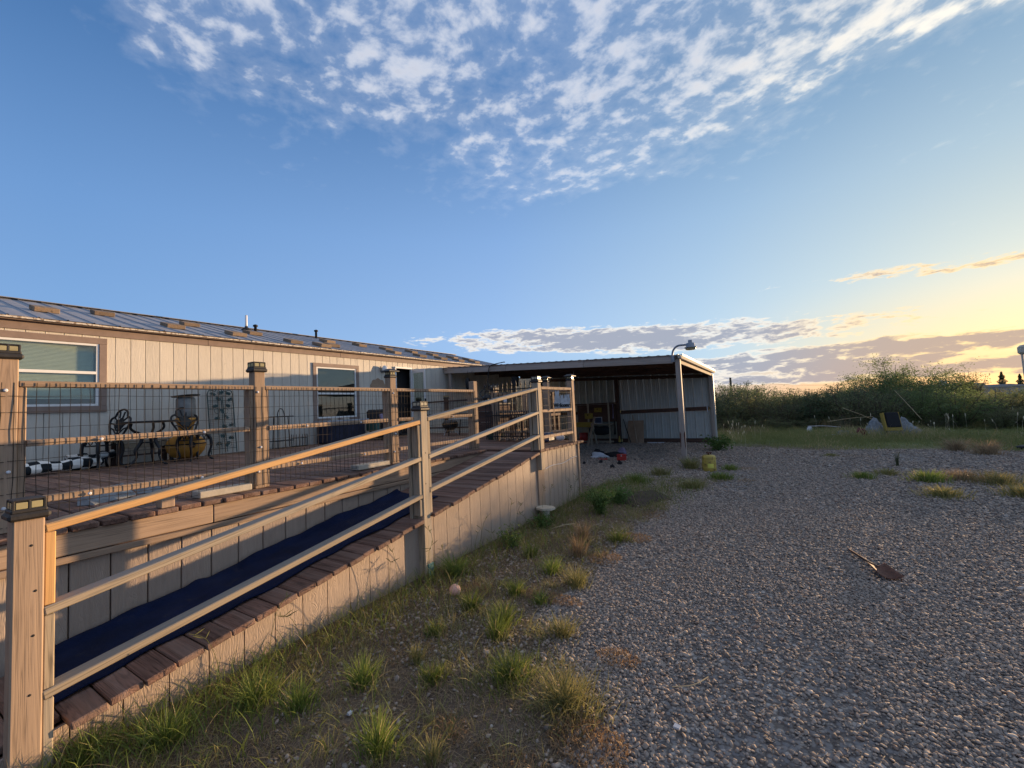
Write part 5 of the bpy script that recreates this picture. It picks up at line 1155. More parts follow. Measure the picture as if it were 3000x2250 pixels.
# rusty spade
spd = thing('rusty_spade', (0.68, 4.86, 0.0), 'rusty flat spade blade with thin rod handle lying on gravel', 'spade', None, R(17))
m = MB(); nx, ny = 8, 8
for j in range(ny + 1):
    for i in range(nx + 1):
        u, w = i / nx - 0.5, j / ny - 0.5; x = u * (0.15 - 0.03 * w); y = w * 0.24; m.v.append((x, y, 0.035 + 0.03 * (2 * u) ** 2 + 0.012 * math.sin(w * 3)))
for j in range(ny):
    for i in range(nx): m.f.append((j * (nx + 1) + i, j * (nx + 1) + i + 1, (j + 1) * (nx + 1) + i + 1, (j + 1) * (nx + 1) + i))
o = m.build('blade', 'rust', spd, True, world=False); s_ = o.modifiers.new('s', 'SOLIDIFY'); s_.thickness = 0.004
MB().tube([(0.0, 0.09, 0.045), (0.0, 0.2, 0.04), (0.01, 0.62, 0.028)], [0.015, 0.011, 0.009], 8).build('handle', 'dark_y', spd, True, world=False)
def stick(pts, r, lab, mat='straw'):
    o = MB().tube(catmull(pts, 4), r, 5).build('stick', mat); tag(o, lab, 'stick')
stick([(1.02, 3.28, 0.03), (1.10, 3.36, 0.034), (1.14, 3.46, 0.03)], 0.005, 'bent pale straw lying alone on the gravel by the spade')
stick([(0.30, 1.78, 0.03), (0.315, 1.84, 0.034), (0.31, 1.9, 0.03)], 0.004, 'short pale straw on the near dark gravel')
stick([(-0.6, 2.5, 0.03), (-0.5, 2.55, 0.04), (-0.44, 2.68, 0.03)], 0.003, 'thin curved straw near the white paper scrap')
stick([(-2.6, 5.0, 0.02), (-2.45, 5.15, 0.05), (-2.38, 5.3, 0.03)], 0.008, 'pale broken stick on the soil before the landing skirt')
# junk heap in the grass
jk = thing('padded_bench', (3.3, 19.2, 0.0), 'yellow framed padded bench tipped up on the junk heap', 'bench', None, R(20)); jk.scale = (0.85, 0.85, 0.85)
m = MB(); m.prism([(-0.05, 0.28), (0.10, 0.26), (0.30, 0.96), (0.12, 1.0)], 0.05, 'x', (-0.26, 0, 0)); o = m.build('side_panel', 'yellow_dull', jk, world=False)
m = MB(); m.prism([(-0.05, 0.28), (0.10, 0.26), (0.30, 0.96), (0.12, 1.0)], 0.05, 'x', (0.26, 0, 0)); o = m.build('side_panel', 'yellow_dull', jk, world=False)
MB().box((0.0, -0.02, 0.34), (0.47, 0.06, 0.14), (R(-14), 0, 0), 0.006).build('front_board', 'yellow_dull', jk, world=False)
MB().box((0.02, 0.05, 0.70), (0.46, 0.10, 0.60), (R(-14), 0, 0), 0.02).build('pad', 'cloth_black', jk, world=False)
for x in (-0.24, 0.24): MB().tube([(x, 0.02, 0.3), (x * 1.05, -0.02, 0.0)], 0.02, 6).build('leg', 'iron', jk, world=False)
MB().tube([(0, 0.25, 0.85), (0.05, 0.55, 0.0)], 0.025, 6).build('rear_leg', 'iron', jk, world=False)
def tarp(seed, c, sx, sy, h, mat, lab):
    rng = np.random.RandomState(seed); n = 26; V = []; ph = rng.rand(8) * 6
    for j in range(n + 1):
        for i in range(n + 1):
            u, w = i / n * 2 - 1, j / n * 2 - 1; r_ = min(1.0, math.hypot(u, w)); z = h * (1 - r_ ** 1.3) + 0.12 * math.sin(5 * u + ph[0] + 2 * w) * (1 - r_) + 0.09 * abs(math.sin(7 * w + 6 * u + ph[1])) * (1 - 0.6 * r_) + 0.06 * abs(math.sin(13 * u - 5 * w + ph[2]))
            V.append((c[0] + u * sx * (1 + 0.1 * math.sin(3 * w + ph[3])), c[1] + w * sy, c[2] + max(0.015, z)))
    F = np.array([(j * (n + 1) + i, j * (n + 1) + i + 1, (j + 1) * (n + 1) + i + 1, (j + 1) * (n + 1) + i) for j in range(n) for i in range(n)])
    o = np_mesh('crumpled_tarp', np.array(V), F, mat); o.data.polygons.foreach_set('use_smooth', [True] * len(F)); tag(o, lab, 'tarp')
tarp(1, (2.9, 19.65, 0.0), 0.42, 0.4, 0.5, 'cloth_grey', 'crumpled grey tarp heaped behind the yellow padded bench')
tarp(2, (3.7, 19.75, 0.0), 0.48, 0.35, 0.5, 'cloth_grey', 'slack grey tarp edge slumping right of the padded bench')
lumpy((2.42, 19.25, 0.0), (0.17, 0.13, 0.34), 31, 'dark_red', 'red_bag', 'dark red bag standing in the grass beside the tarp', 'bag', 0.25)
lumpy((2.05, 19.6, 0.0), (0.4, 0.25, 0.16), 32, 'cloth_grey', 'debris', 'flattened grey debris heap in the grass left of the red bag', 'debris', 0.5)
lumpy((1.05, 21.6, 0.0), (0.10, 0.08, 0.26), 33, 'cloth_white', 'debris', 'white rag bundle at the thicket edge with a pole beside it', 'debris', 0.35)
for k, (a, b, lab) in enumerate((((1.0, 21.5, 0.28), (2.1, 21.6, 0.22), 'grey pipe lying across the weeds by the white rag'), ((1.3, 19.3, 0.05), (2.3, 19.2, 0.13), 'dark board lying flat in the grass'), ((1.6, 20.6, 0.5), (3.0, 20.7, 0.66), 'long pale branch lying on the brush heap'), ((3.4, 21.0, 0.3), (2.2, 21.6, 1.0), 'bare grey branch slanting up from the brush heap'), ((4.4, 21.0, 0.5), (3.8, 21.4, 1.6), 'bare pale branch standing up behind the tarp'))):
    o = MB().tube(catmull([a, ((a[0] + b[0]) / 2, (a[1] + b[1]) / 2 + 0.05, (a[2] + b[2]) / 2 + 0.03), b], 4), 0.016 if k < 2 else 0.009, 6).build('branch' if k > 1 else 'pole', 'straw' if k > 1 else 'galv'); tag(o, lab, 'branch' if k > 1 else 'pole')
# things cut by the right edge of the view
pst = thing('metal_stand', (5.30, 15.75, 0.0), 'tan metal post with a boxy head on a dark base at the gravel edge', 'post')
piece('head', (0.1, 0, 2.46), (0.34, 0.3, 0.24), 'beige_plastic', pst, 0.05, world=False)
for x in (-0.03, 0.22): MB().tube([(x, 0, 2.36), (x + 0.02, 0, 0.03)], 0.02, 8).build('upright', 'beige_plastic', pst, world=False)
MB().lathe_sc([(0.35, 0.0), (0.36, 0.05), (0.30, 0.08), (0.001, 0.085)], 24, (0.05, 0, 0), (1.0, 0.7, 1)).build('base', 'black', pst, True, world=False)
# utility pole with wires
up_ = thing('utility_pole', (-4.8, 60.0, ground_h(0, 60)), 'bare wooden utility pole rising behind the thicket', 'utility pole')
MB().tube([(0, 0, -0.2), (0, 0, 4.72)], [0.16, 0.12], 8).build('pole', 'bark', up_, world=False)
for k in range(2): MB().tube([(0.0 + 14 * t, 9 * t, 4.45 - 0.5 * k - 4.4 * t * (1 - t) * 0.4 - 1.2 * t) for t in np.linspace(0, 1, 14)], 0.012, 4).build('wire', 'black', up_, world=False)
# houses far off
fh = thing('far_house', (23.0, 92.0, ground_h(0, 92)), 'low tan house with a cooler on its roof beyond the thicket', 'house')
piece('wall', (0, 0, 1.65), (5.2, 8.0, 3.3), 'far_wall', fh, 0.02, world=False); o = MB().prism([(-2.9, 3.3), (2.75, 3.2), (2.75, 3.28), (0.0, 3.55), (-2.9, 3.4)], 8.4, 'y').build('roof', 'far_roof', fh, world=False); piece('cooler', (-1.35, -2.0, 3.75), (0.8, 0.8, 0.55), 'galv', fh, 0.03, world=False)
piece('window', (1.2, -4.01, 1.9), (0.9, 0.03, 0.9), 'black', fh, 0.01, world=False)
fh2 = thing('far_house', (33.0, 112.0, ground_h(0, 112)), 'distant grey roofed house between the tan house and the pines', 'house')
piece('wall', (0, 0, 1.3), (9.0, 7.0, 2.6), 'far_wall', fh2, 0.02, world=False); MB().prism([(-4.8, 2.6), (4.8, 2.6), (1.5, 3.1), (-2.5, 3.1)], 7.4, 'y').build('roof', 'far_roof', fh2, world=False)

# ------------------------------------------------------------------ vegetation
def blades(n, xy, h, w, lean, seed, seg=2, tintlo=0.0, tinthi=1.0, flat=0.0, dirb=None, z0=None):
    """n grass blades as tapered bent strips; xy (n,2), h (n,), w scalar/(n,), returns V,F,tint"""
    rng = np.random.RandomState(seed); a = rng.rand(n) * 2 * math.pi if dirb is None else dirb; d = np.stack([np.cos(a), np.sin(a)], 1); l = lean * (0.3 + rng.rand(n)) * h
    wa = rng.rand(n) * math.pi; wd = np.stack([np.cos(wa), np.sin(wa)], 1) * (np.ones(n) * w)[:, None] / 2
    base = np.zeros((n, 3)); base[:, :2] = xy
    if z0 is not None: base[:, 2] = z0
    rows = []
    for k in range(seg + 1):
        t = k / seg; c = base.copy(); c[:, :2] += d * (l * t ** 1.8)[:, None]; c[:, 2] += h * (t - flat * t * t * 0.5) * np.sqrt(np.maximum(0.15, 1 - (l / np.maximum(h, 1e-6)) ** 2 * 0.35 * t))
        ws = wd * (1 - 0.55 * t)
        if k < seg: r0 = c.copy(); r1 = c.copy(); r0[:, :2] -= ws; r1[:, :2] += ws; rows += [r0, r1]
        else: rows.append(c)
    V = np.stack(rows, 1); m = V.shape[1]; idx = np.arange(n)[:, None] * m; F = []
    for k in range(seg - 1):
        q = 2 * k; F += [np.concatenate([idx + q, idx + q + 1, idx + q + 3], 1), np.concatenate([idx + q, idx + q + 3, idx + q + 2], 1)]
    q = 2 * (seg - 1); F.append(np.concatenate([idx + q, idx + q + 1, idx + q + 2], 1))
    ti = (tintlo + (tinthi - tintlo) * rng.rand(n)); return V.reshape(-1, 3), np.concatenate(F, 0), np.repeat(ti, m)
def tuft(loc, nb, h, r, mat, lab, lean=0.55, w=0.006, seed=0, group='grass tufts in the strip between ramp and gravel', tl=0.0, th_=1.0, name='grass_tuft'):
    rng = np.random.RandomState(seed + 100); rad = r * np.minimum(np.abs(rng.randn(nb)) * 0.38, 1.1); a = rng.rand(nb) * 6.283; xy = np.stack([rad * np.cos(a), rad * np.sin(a)], 1)
    hh = h * (0.25 + 0.75 * rng.rand(nb) ** 0.8) * (1 - 0.25 * (rad / max(r, 1e-6))); V, F, ti = blades(nb, xy, hh, w, lean, seed, 3, tl, th_, 0.1, a + rng.randn(nb) * 0.7)
    o = np_mesh(name, V, F, mat, ti, None, (loc[0], loc[1], 0.0)); tag(o, lab, 'grass', group); return o
G1 = 'grass tufts in the strip between ramp and gravel'
TU = [((-1.86, 1.95), 170, 0.15, 0.10, 'grass_green', 'round bright green grass tuft alone on bare straw ground', 0.5),
      ((-1.72, 1.42), 230, 0.26, 0.10, 'grass_green', 'tall bright green grass tuft nearest the bottom of the straw ground', 0.45),
      ((-1.46, 2.18), 420, 0.19, 0.24, 'grass_green', 'wide green grass tuft beside the mixed gravel-edge tuft', 0.6),
      ((-1.08, 2.12), 420, 0.26, 0.24, 'grass_mixed', 'large mixed green and straw grass tuft at the gravel edge', 0.7),
      ((-1.78, 2.52), 150, 0.24, 0.09, 'grass_green', 'yellow green upright tuft behind the wide green tuft', 0.4),
      ((-1.85, 2.72), 190, 0.22, 0.13, 'grass_green', 'yellow green tuft spreading behind the upright tuft', 0.55),
      ((-2.2, 2.78), 170, 0.22, 0.09, 'grass_green', 'bright green tuft just before the pink ball', 0.5),
      ((-2.02, 3.18), 170, 0.2, 0.10, 'grass_green', 'green tuft growing past the pink ball towards the gravel', 0.5),
      ((-1.75, 3.12), 120, 0.15, 0.10, 'grass_green', 'small green tuft in the middle of the strip past the ball', 0.6),
      ((-1.38, 2.75), 200, 0.2, 0.14, 'grass_mixed', 'straw-flecked tuft on the gravel edge behind the large mixed tuft', 0.6),
      ((-2.2, 2.35), 110, 0.17, 0.08, 'grass_green', 'slim green tuft between the dense skirt grass and the upright tuft', 0.45),
      ((-2.08, 2.05), 110, 0.16, 0.07, 'grass_mixed', 'slim pale tuft behind the round bright tuft', 0.45),
      ((-2.35, 4.05), 150, 0.24, 0.10, 'grass_green', 'bright tuft growing past the green post boot', 0.45),
      ((-1.95, 3.72), 170, 0.25, 0.11, 'grass_green', 'leaning green tuft opposite the post boot', 0.6),
      ((-1.62, 3.55), 240, 0.26, 0.13, 'grass_mixed', 'dark dry tuft on a rusty mat at the gravel edge', 0.5),
      ((-1.68, 4.9), 260, 0.22, 0.17, 'grass_green', 'pale green tuft beside orange dead weeds at the gravel edge', 0.6),
      ((-1.9, 4.25), 170, 0.34, 0.10, 'grass_dry', 'tall straw coloured tuft mid strip', 0.35),
      ((-2.05, 4.75), 170, 0.36, 0.12, 'grass_dry', 'tall straw coloured tuft before the dark green bush', 0.35),
      ((-1.45, 1.5), 70, 0.2, 0.06, 'grass_mixed', 'thin yellow tuft by the dark stones', 0.4),
      ((-2.35, 1.42), 200, 0.22, 0.12, 'grass_green', 'green tuft at the grassy strip end below the skirt', 0.5),
      ((-2.62, 1.32), 260, 0.24, 0.16, 'grass_green', 'dense green tuft against the lower skirt boards', 0.55),
      ((-2.72, 0.95), 280, 0.24, 0.18, 'grass_green', 'dense green tuft in front of the lowest skirt boards', 0.55),
      ((-2.95, 0.72), 260, 0.2, 0.16, 'grass_green', 'green tuft hugging the foot of the first ramp post', 0.6),
      ((-2.2, 1.72), 200, 0.24, 0.12, 'grass_green', 'loose green tuft between skirt grass and round tuft', 0.6),
      ((-2.78, 3.28), 200, 0.34, 0.12, 'leaf_weed', 'dark green weedy tuft around the green post boot', 0.7)]
for i, (p, nb, h, r, mt, lab, ln) in enumerate(TU): tuft(p, int(nb * 1.3), h * 0.88, r * 1.2, mt, lab, ln * 1.4, 0.0048, i)
G2 = 'grass tufts on the gravel around the carport post'
for i, (p, nb, h, r, mt, lab) in enumerate([((-1.05, 9.45), 340, 0.14, 0.32, 'grass_green', 'wide green grass tuft on gravel before the yellow can'), ((-0.99, 10.68), 200, 0.13, 0.2, 'grass_green', 'small green tuft on gravel past the yellow can'), ((-1.42, 8.35), 320, 0.16, 0.34, 'grass_mixed', 'mixed tuft on gravel between landing and yellow can'), ((-1.8, 10.65), 260, 0.28, 0.22, 'grass_mixed', 'straggly tuft at the carport post foot'), ((-2.25, 9.6), 200, 0.2, 0.3, 'grass_mixed', 'thin straggly tuft on gravel inside the carport shade'), ((-2.55, 8.6), 260, 0.2, 0.36, 'grass_green', 'low green tuft on soil behind the landing corner'),
        ((1.98, 8.71), 320, 0.16, 0.34, 'grass_mixed', 'brownish tuft alone on open gravel'), ((2.12, 10.05), 340, 0.2, 0.34, 'grass_green', 'bright green tuft leading the weed line on open gravel'), ((2.6, 10.35), 340, 0.18, 0.5, 'grass_dry', 'dry tuft in the weed line on open gravel'), ((2.95, 10.1), 340, 0.2, 0.5, 'grass_mixed', 'mixed tuft at the weed line end'), ((2.9, 9.0), 300, 0.18, 0.3, 'grass_mixed', 'mixed tuft cut by the view edge on gravel'), ((1.24, 10.16), 240, 0.13, 0.26, 'grass_green', 'low dark tuft on mid gravel'), ((1.69, 10.73), 240, 0.12, 0.3, 'grass_mixed', 'low faint tuft on mid gravel behind the dark one'), ((1.05, 13.55), 200, 0.08, 0.25, 'grass_mixed', 'low dry tuft near the far gravel edge'), ((3.75, 15.1), 260, 0.34, 0.36, 'grass_dry', 'pale feathery tuft at the grass border'), ((4.05, 14.3), 260, 0.34, 0.34, 'grass_dry', 'pale feathery tuft on gravel before the grass border')]):
    tuft(p, int(nb * 1.6), h * 1.35, r * 1.1, mt, lab, 0.75, 0.009, 60 + i, G2)
def strip_pts(n, seed, poly):
    rng = np.random.RandomState(seed); P = np.array(poly); out = np.zeros((0, 2))
    while len(out) < n:
        q = rng.rand(n * 2, 2) * (P.max(0) - P.min(0)) + P.min(0); out = np.concatenate([out, q[in_poly(poly, q)]])
    return out[:n]
STRIP = [(-3.0, -0.3), (-0.4, -0.3), (-0.75, 1.0), (-0.96, 1.74), (-0.85, 2.16), (-1.37, 2.59), (-1.72, 2.93), (-1.59, 3.72), (-1.63, 4.74), (-1.65, 5.63), (-1.44, 6.47), (-1.6, 7.6), (-0.9, 9.3), (-2.2, 9.3), (-3.0, 8.3), (-3.0, 7.2)]
def vnoise(p, f, seed):
    rng = np.random.RandomState(seed); k = rng.randn(7, 2) * f; ph = rng.rand(7) * 6.28; return (np.sin(p @ k.T + ph).sum(1)) / 3.7
# straw lying on the ground
p = strip_pts(70000, 5, STRIP); p = p[vnoise(p, 2.2, 3) > -0.9]; n = len(p); rng = np.random.RandomState(9)
V, F, ti = blades(n, p, 0.012 + 0.032 * rng.rand(n), 0.0038, 3.2, 12, 2); V[:, 2] += 0.004; tag(np_mesh('straw_litter', V, F, 'grass_dry', ti), kind='stuff')
# short dry and green standing grass, denser towards the skirt
p = strip_pts(70000, 6, STRIP); dsk = (p[:, 0] + 3.05); den = 0.22 + 0.75 * np.exp(-dsk / 0.42) + 0.30 * vnoise(p, 2.6, 8); k = np.random.RandomState(2).rand(len(p)) < den * 0.6; p = p[k]; n = len(p); rng = np.random.RandomState(10)
V, F, ti = blades(n, p, (0.025 + 0.075 * rng.rand(n) ** 2) * (1 + 0.9 * np.exp(-(p[:, 0] + 3.05) / 0.3)), 0.0042, 0.9, 13, 2); tag(np_mesh('short_grass', V, F, 'grass_mixed', ti), kind='stuff')
p = strip_pts(26000, 26, STRIP); dsk = (p[:, 0] + 3.05); k = np.random.RandomState(3).rand(len(p)) < (0.8 * np.exp(-dsk / 0.30) + 0.75 * np.exp(-dsk / 0.5) * (p[:, 1] < 2.3) + 0.07 * (vnoise(p, 2.0, 18) > 0.5)) * np.clip(0.75 + 0.6 * vnoise(p, 3.0, 19), 0.1, 1); p = p[k]; n = len(p); rng = np.random.RandomState(14)
V, F, ti = blades(n, p, 0.06 + 0.16 * rng.rand(n), 0.005, 0.8, 17, 3); tag(np_mesh('skirt_grass', V, F, 'grass_green', ti), kind='stuff')
# clumps of mixed grass all over the strip
cc = strip_pts(430, 51, STRIP); rng = np.random.RandomState(52); cc = np.repeat(cc, 26, 0); cl = np.repeat(0.4 + 1.1 * rng.rand(430) ** 1.5, 26); p = cc + rng.randn(*cc.shape) * 0.034 * cl[:, None]; n = len(p)
V, F, ti = blades(n, p, (0.03 + 0.09 * rng.rand(n)) * cl, 0.0042, 1.1, 53, 3); ti = np.clip(ti * 0.7 + np.repeat(np.repeat(rng.rand(430) * 0.45, 26), 7), 0, 1); tag(np_mesh('grass_clumps', V, F, 'grass_mixed', ti), kind='stuff')
# more weeds on the dark soil behind the landing corner
p = np.stack([-2.1 + 0.5 * rng.randn(1300), 7.6 + 0.75 * rng.randn(1300)], 1); p = p[(p[:, 0] > -2.95) & (p[:, 0] < -1.2)]; n = len(p); V, F, ti = blades(n, p, 0.05 + 0.14 * rng.rand(n), 0.006, 0.9, 54, 3); tag(np_mesh('soil_weeds', V, F, 'grass_green', ti), kind='stuff')
# tall weed stalks with seed heads against the skirt
def stalks():
    rng = random.Random(31); m = MB(); leafV = []; k = 0
    for i in range(26):
        y = rng.uniform(1.2, 7.0); x = -3.0 + abs(rng.gauss(0, 0.14)) + 0.04; h = rng.uniform(0.22, 0.52); lx, ly = rng.uniform(-.05, .12), rng.uniform(-.16, .16); b = Vector((x, y, 0))
        P_ = [b, b + Vector((lx * .3, ly * .25, h * .5)), b + Vector((lx * .7, ly * .65, h * .85)), b + Vector((lx * 1.2, ly * 1.3, h))]; m.tube(catmull(P_, 3), 0.0016, 4, False)
        for j in range(rng.randint(2, 5)):
            q_ = P_[2].lerp(P_[3], rng.random()); d = Vector((rng.uniform(-.05, .05), rng.uniform(-.07, .07), rng.uniform(0.0, .05))); m.tube([q_, q_ + d * 0.6, q_ + d], [0.001, 0.0032, 0.0006], 4, False)
    return m
o = stalks().build('weed_stalks', 'grass_mixed', None, recalc=False); tag(o, kind='stuff')
# crisp dead weeds: small curly rust coloured mats
def mats_():
    rng = np.random.RandomState(44); Vs, Fs, Ts = [], [], []; off = 0
    for (cx, cy, rx, ry, n) in ((-0.87, 1.93, 0.2, 0.15, 900), (-1.52, 1.68, 0.12, 0.1, 250), (-1.72, 3.22, 0.3, 0.1, 800), (-1.62, 4.28, 0.17, 0.2, 600), (-1.55, 5.05, 0.22, 0.2, 800), (-0.95, 2.65, 0.14, 0.1, 300), (-2.35, 3.05, 0.14, 0.2, 500), (-1.6, 6.1, 0.2, 0.3, 500), (-0.64, 10.88, 0.2, 0.2, 300), (-1.1, 1.65, 0.25, 0.1, 350), (-2.3, 2.2, 0.25, 0.3, 500), (-0.6, 9.3, 0.15, 0.2, 200), (1.6, 13.5, 0.5, 0.25, 500)):
        r = np.sqrt(rng.rand(n)); a = rng.rand(n) * 6.283; xy = np.stack([cx + rx * r * np.cos(a), cy + ry * r * np.sin(a)], 1); z = rng.rand(n) * 0.045 * (1 - 0.6 * r)
        V, F, t = blades(n, xy, 0.008 + 0.025 * rng.rand(n), 0.006, 1.3, int(rng.randint(1e6)), 2, 0, 1, 0, None, z); Vs.append(V); Fs.append(F + off); Ts.append(t); off += len(V)
    return np.concatenate(Vs), np.concatenate(Fs), np.concatenate(Ts)
V, F, ti = mats_(); tag(np_mesh('dead_weeds', V, F, 'leaf_rust', ti), kind='stuff')
# leafy low plants
def leafy(name, loc, n, rad, h, mat, lab, leaf=0.03, seed=0, stems=14, group=None, cat='plant', aspect=2.2):
    t = thing(name, (loc[0], loc[1], ground_h(loc[0], loc[1])), lab, cat, group); rng = np.random.RandomState(seed); m = MB(); C_ = []
    for k in range(stems):
        a = rng.rand() * 6.283; rr_ = rad * (0.25 + 0.75 * rng.rand()); hh = h * (0.6 + 0.4 * rng.rand()) * (1 - 0.25 * (rr_ / rad)); e = Vector((rr_ * math.cos(a), rr_ * math.sin(a), hh)); mid = Vector((e.x * 0.4, e.y * 0.4, hh * 0.6)); pts = catmull([(0.02 * math.cos(a), 0.02 * math.sin(a), 0), mid, e], 4); m.tube(pts, [0.006 * h / 0.4 * (1 - 0.8 * i / (len(pts) - 1)) + 0.001 for i in range(len(pts))], 5, False)
        for i in range(n // stems): tt = 0.25 + 0.75 * rng.rand(); q_ = pts[min(int(tt * (len(pts) - 1)), len(pts) - 1)]; C_.append((q_.x + rng.randn() * leaf * 1.2, q_.y + rng.randn() * leaf * 1.2, max(0.01, q_.z + rng.randn() * leaf)))
    m.build('stems', mat if h < 0.6 else 'bark', t, world=False, recalc=False); leaves_from(np.array(C_), leaf, mat, t, seed, aspect); return t
def leaves_mesh(C_, leaf, mat, seed, aspect=2.2, name='leaves', droop=0.0):
    rng = np.random.RandomState(seed + 7); n = len(C_); d = rng.randn(n, 3); d[:, 2] = d[:, 2] * 0.6 - droop; d /= np.linalg.norm(d, axis=1)[:, None]; u = np.cross(d, rng.randn(n, 3)); u /= np.linalg.norm(u, axis=1)[:, None]; s_ = leaf * (0.6 + 0.8 * rng.rand(n))[:, None]
    A = C_ - d * s_ * 0.5; B = C_ + u * s_ / aspect * 0.5; D = C_ + d * s_ * 0.5; E = C_ - u * s_ / aspect * 0.5; V = np.stack([A, B, D, E], 1).reshape(-1, 3); F = np.arange(n * 4).reshape(n, 4)
    return V, F, np.repeat(rng.rand(n), 4)
def leaves_from(C_, leaf, mat, parent, seed, aspect=2.2):
    V, F, ti = leaves_mesh(C_, leaf, mat, seed, aspect); return np_mesh('leaves', V, F, mat, ti, parent)
leafy('leafy_weed', (-2.3, 6.0), 1800, 0.36, 0.46, 'leaf_weed', 'dark green bushy weed growing by the landing skirt', 0.03, 1, 26)
leafy('leafy_weed', (-2.75, 5.05), 420, 0.2, 0.22, 'leaf_weed', 'low dark weed before the beige box lid', 0.035, 2, 14)
leafy('leafy_weed', (-2.7, 4.2), 380, 0.2, 0.26, 'leaf_weed', 'dark weed against the skirt mid ramp', 0.03, 3, 12)
leafy('leafy_weed', (-2.3, 6.75), 1000, 0.38, 0.34, 'leaf_weed', 'spreading weed on dark soil past the landing corner', 0.035, 5, 16)
leafy('leafy_weed', (-1.65, 14.6), 700, 0.55, 0.5, 'leaf_weed', 'broad-leaved grey green weed at the carport back corner', 0.08, 4, 20, None, 'plant', 1.8)
leafy('leafy_weed', (2.04, 11.85), 120, 0.12, 0.4, 'leaf_olive', 'thin bare weed standing alone on far gravel', 0.02, 6, 8)
lumpy_ = MB(); lumpy_.sphere((0, 0, 0), 1, 24, 12); rng = np.random.RandomState(6)
lumpy_.v = [(-2.05 + 0.42 * a * (1 + 0.25 * math.sin(5 * b + 1)), 7.2 + 0.6 * b * (1 + 0.2 * math.sin(4 * a)), max(-0.01, 0.07 * c + 0.02 * math.sin(14 * a) * math.sin(11 * b))) for a, b, c in lumpy_.v]
o = lumpy_.build('soil_mound', 'soil' if 'soil' in MATS else 'rust', None, True); o.data.materials.clear(); plain('soil', (0.055, 0.036, 0.026), 0.95, var=0.4, nscale=12, bumpy=0.9, bscale=40); o.data.materials.append(MATS['soil']); tag(o, kind='structure')

# grass belt beyond the gravel
def belt():
    rng = np.random.RandomState(21); n = 110000; p = np.stack([-3.0 + 20 * rng.rand(n), 14.4 + 15 * rng.rand(n) ** 1.25], 1); edge = np.interp(p[:, 0], [-3, -1.75, 0.96, 3.64, 4.81, 7.5, 17], [16.2, 15.9, 14.82, 15.45, 14.95, 15.3, 15.2]); e = p[:, 1] - edge + 0.55 * vnoise(p, 1.3, 4) + 0.35 * vnoise(p, 3.1, 6); k = ((e > 0) | ((e > -1.3) & (vnoise(p, 2.4, 61) > 0.75) & (rng.rand(n) < 0.6))) & ~((p[:, 0] < -1.8) & (p[:, 1] < 17.5)); p = p[k]; e = e[k]; cut = np.random.RandomState(66).rand(len(p)) < np.clip(0.30 + 0.45 * vnoise(p, 1.7, 67) + e * 0.28, 0.04, 1); p = p[cut]; e = e[cut]; n = len(p)
    nz = vnoise(p, 0.8, 77); h = (0.04 + 0.17 * rng.rand(n) ** 1.4 * np.clip(e / 2.5, 0.25, 1.6)) * (1 + 0.75 * nz.clip(-0.9, 1)); w = 0.014 + 0.010 * rng.rand(n); V, F, ti = blades(n, p, h, w, 0.8, 22, 2); tint = np.clip(ti * 0.55 + 0.25 + 0.35 * np.repeat(nz, 5) + 0.25 * np.repeat(vnoise(p, 2.2, 9), 5), 0, 1)
    tag(np_mesh('meadow_grass', V, F, 'grass_far', tint), kind='stuff')
    m = 9000; p = np.stack([-2.5 + 18 * rng.rand(m), 15.6 + 12 * rng.rand(m)], 1); k = vnoise(p, 0.9, 5) > 0.15; p = p[k]; V, F, ti = blades(len(p), p, 0.2 + 0.45 * rng.rand(len(p)), 0.009, 0.6, 23, 2); tag(np_mesh('tall_dry_grass', V, F, 'grass_dry', ti), kind='stuff')
    # white feathery seed heads
    S_ = []
    for (cx, cy, sx, sy, c) in ((-1.3, 18.0, 0.5, 0.9, 18), (8, 19.5, 2.4, 2.6, 42), (5.5, 19.5, 1.8, 2.0, 14), (3, 21, 3, 2, 14), (-1.2, 14.6, 0.2, 0.4, 3)): S_ += [(cx + rng.randn() * sx, cy + abs(rng.randn()) * sy, rng.uniform(0.25, 0.75)) for _ in range(c)]
    mb = MB()
    for (x, y, h) in S_:
        lx = rng.uniform(-.1, .1); mb.tube([(x, y, 0), (x + lx * .5, y, h * .7), (x + lx, y, h * 0.86)], 0.0022, 4, False); mb.tube([(x + lx, y, h * 0.84), (x + lx * 1.1, y, h * 0.94), (x + lx * 1.3, y, h * 1.03)], [0.004, 0.0125, 0.003], 5, False)
    tag(mb.build('seed_heads', 'seed_white', None, recalc=False), kind='stuff')
belt()
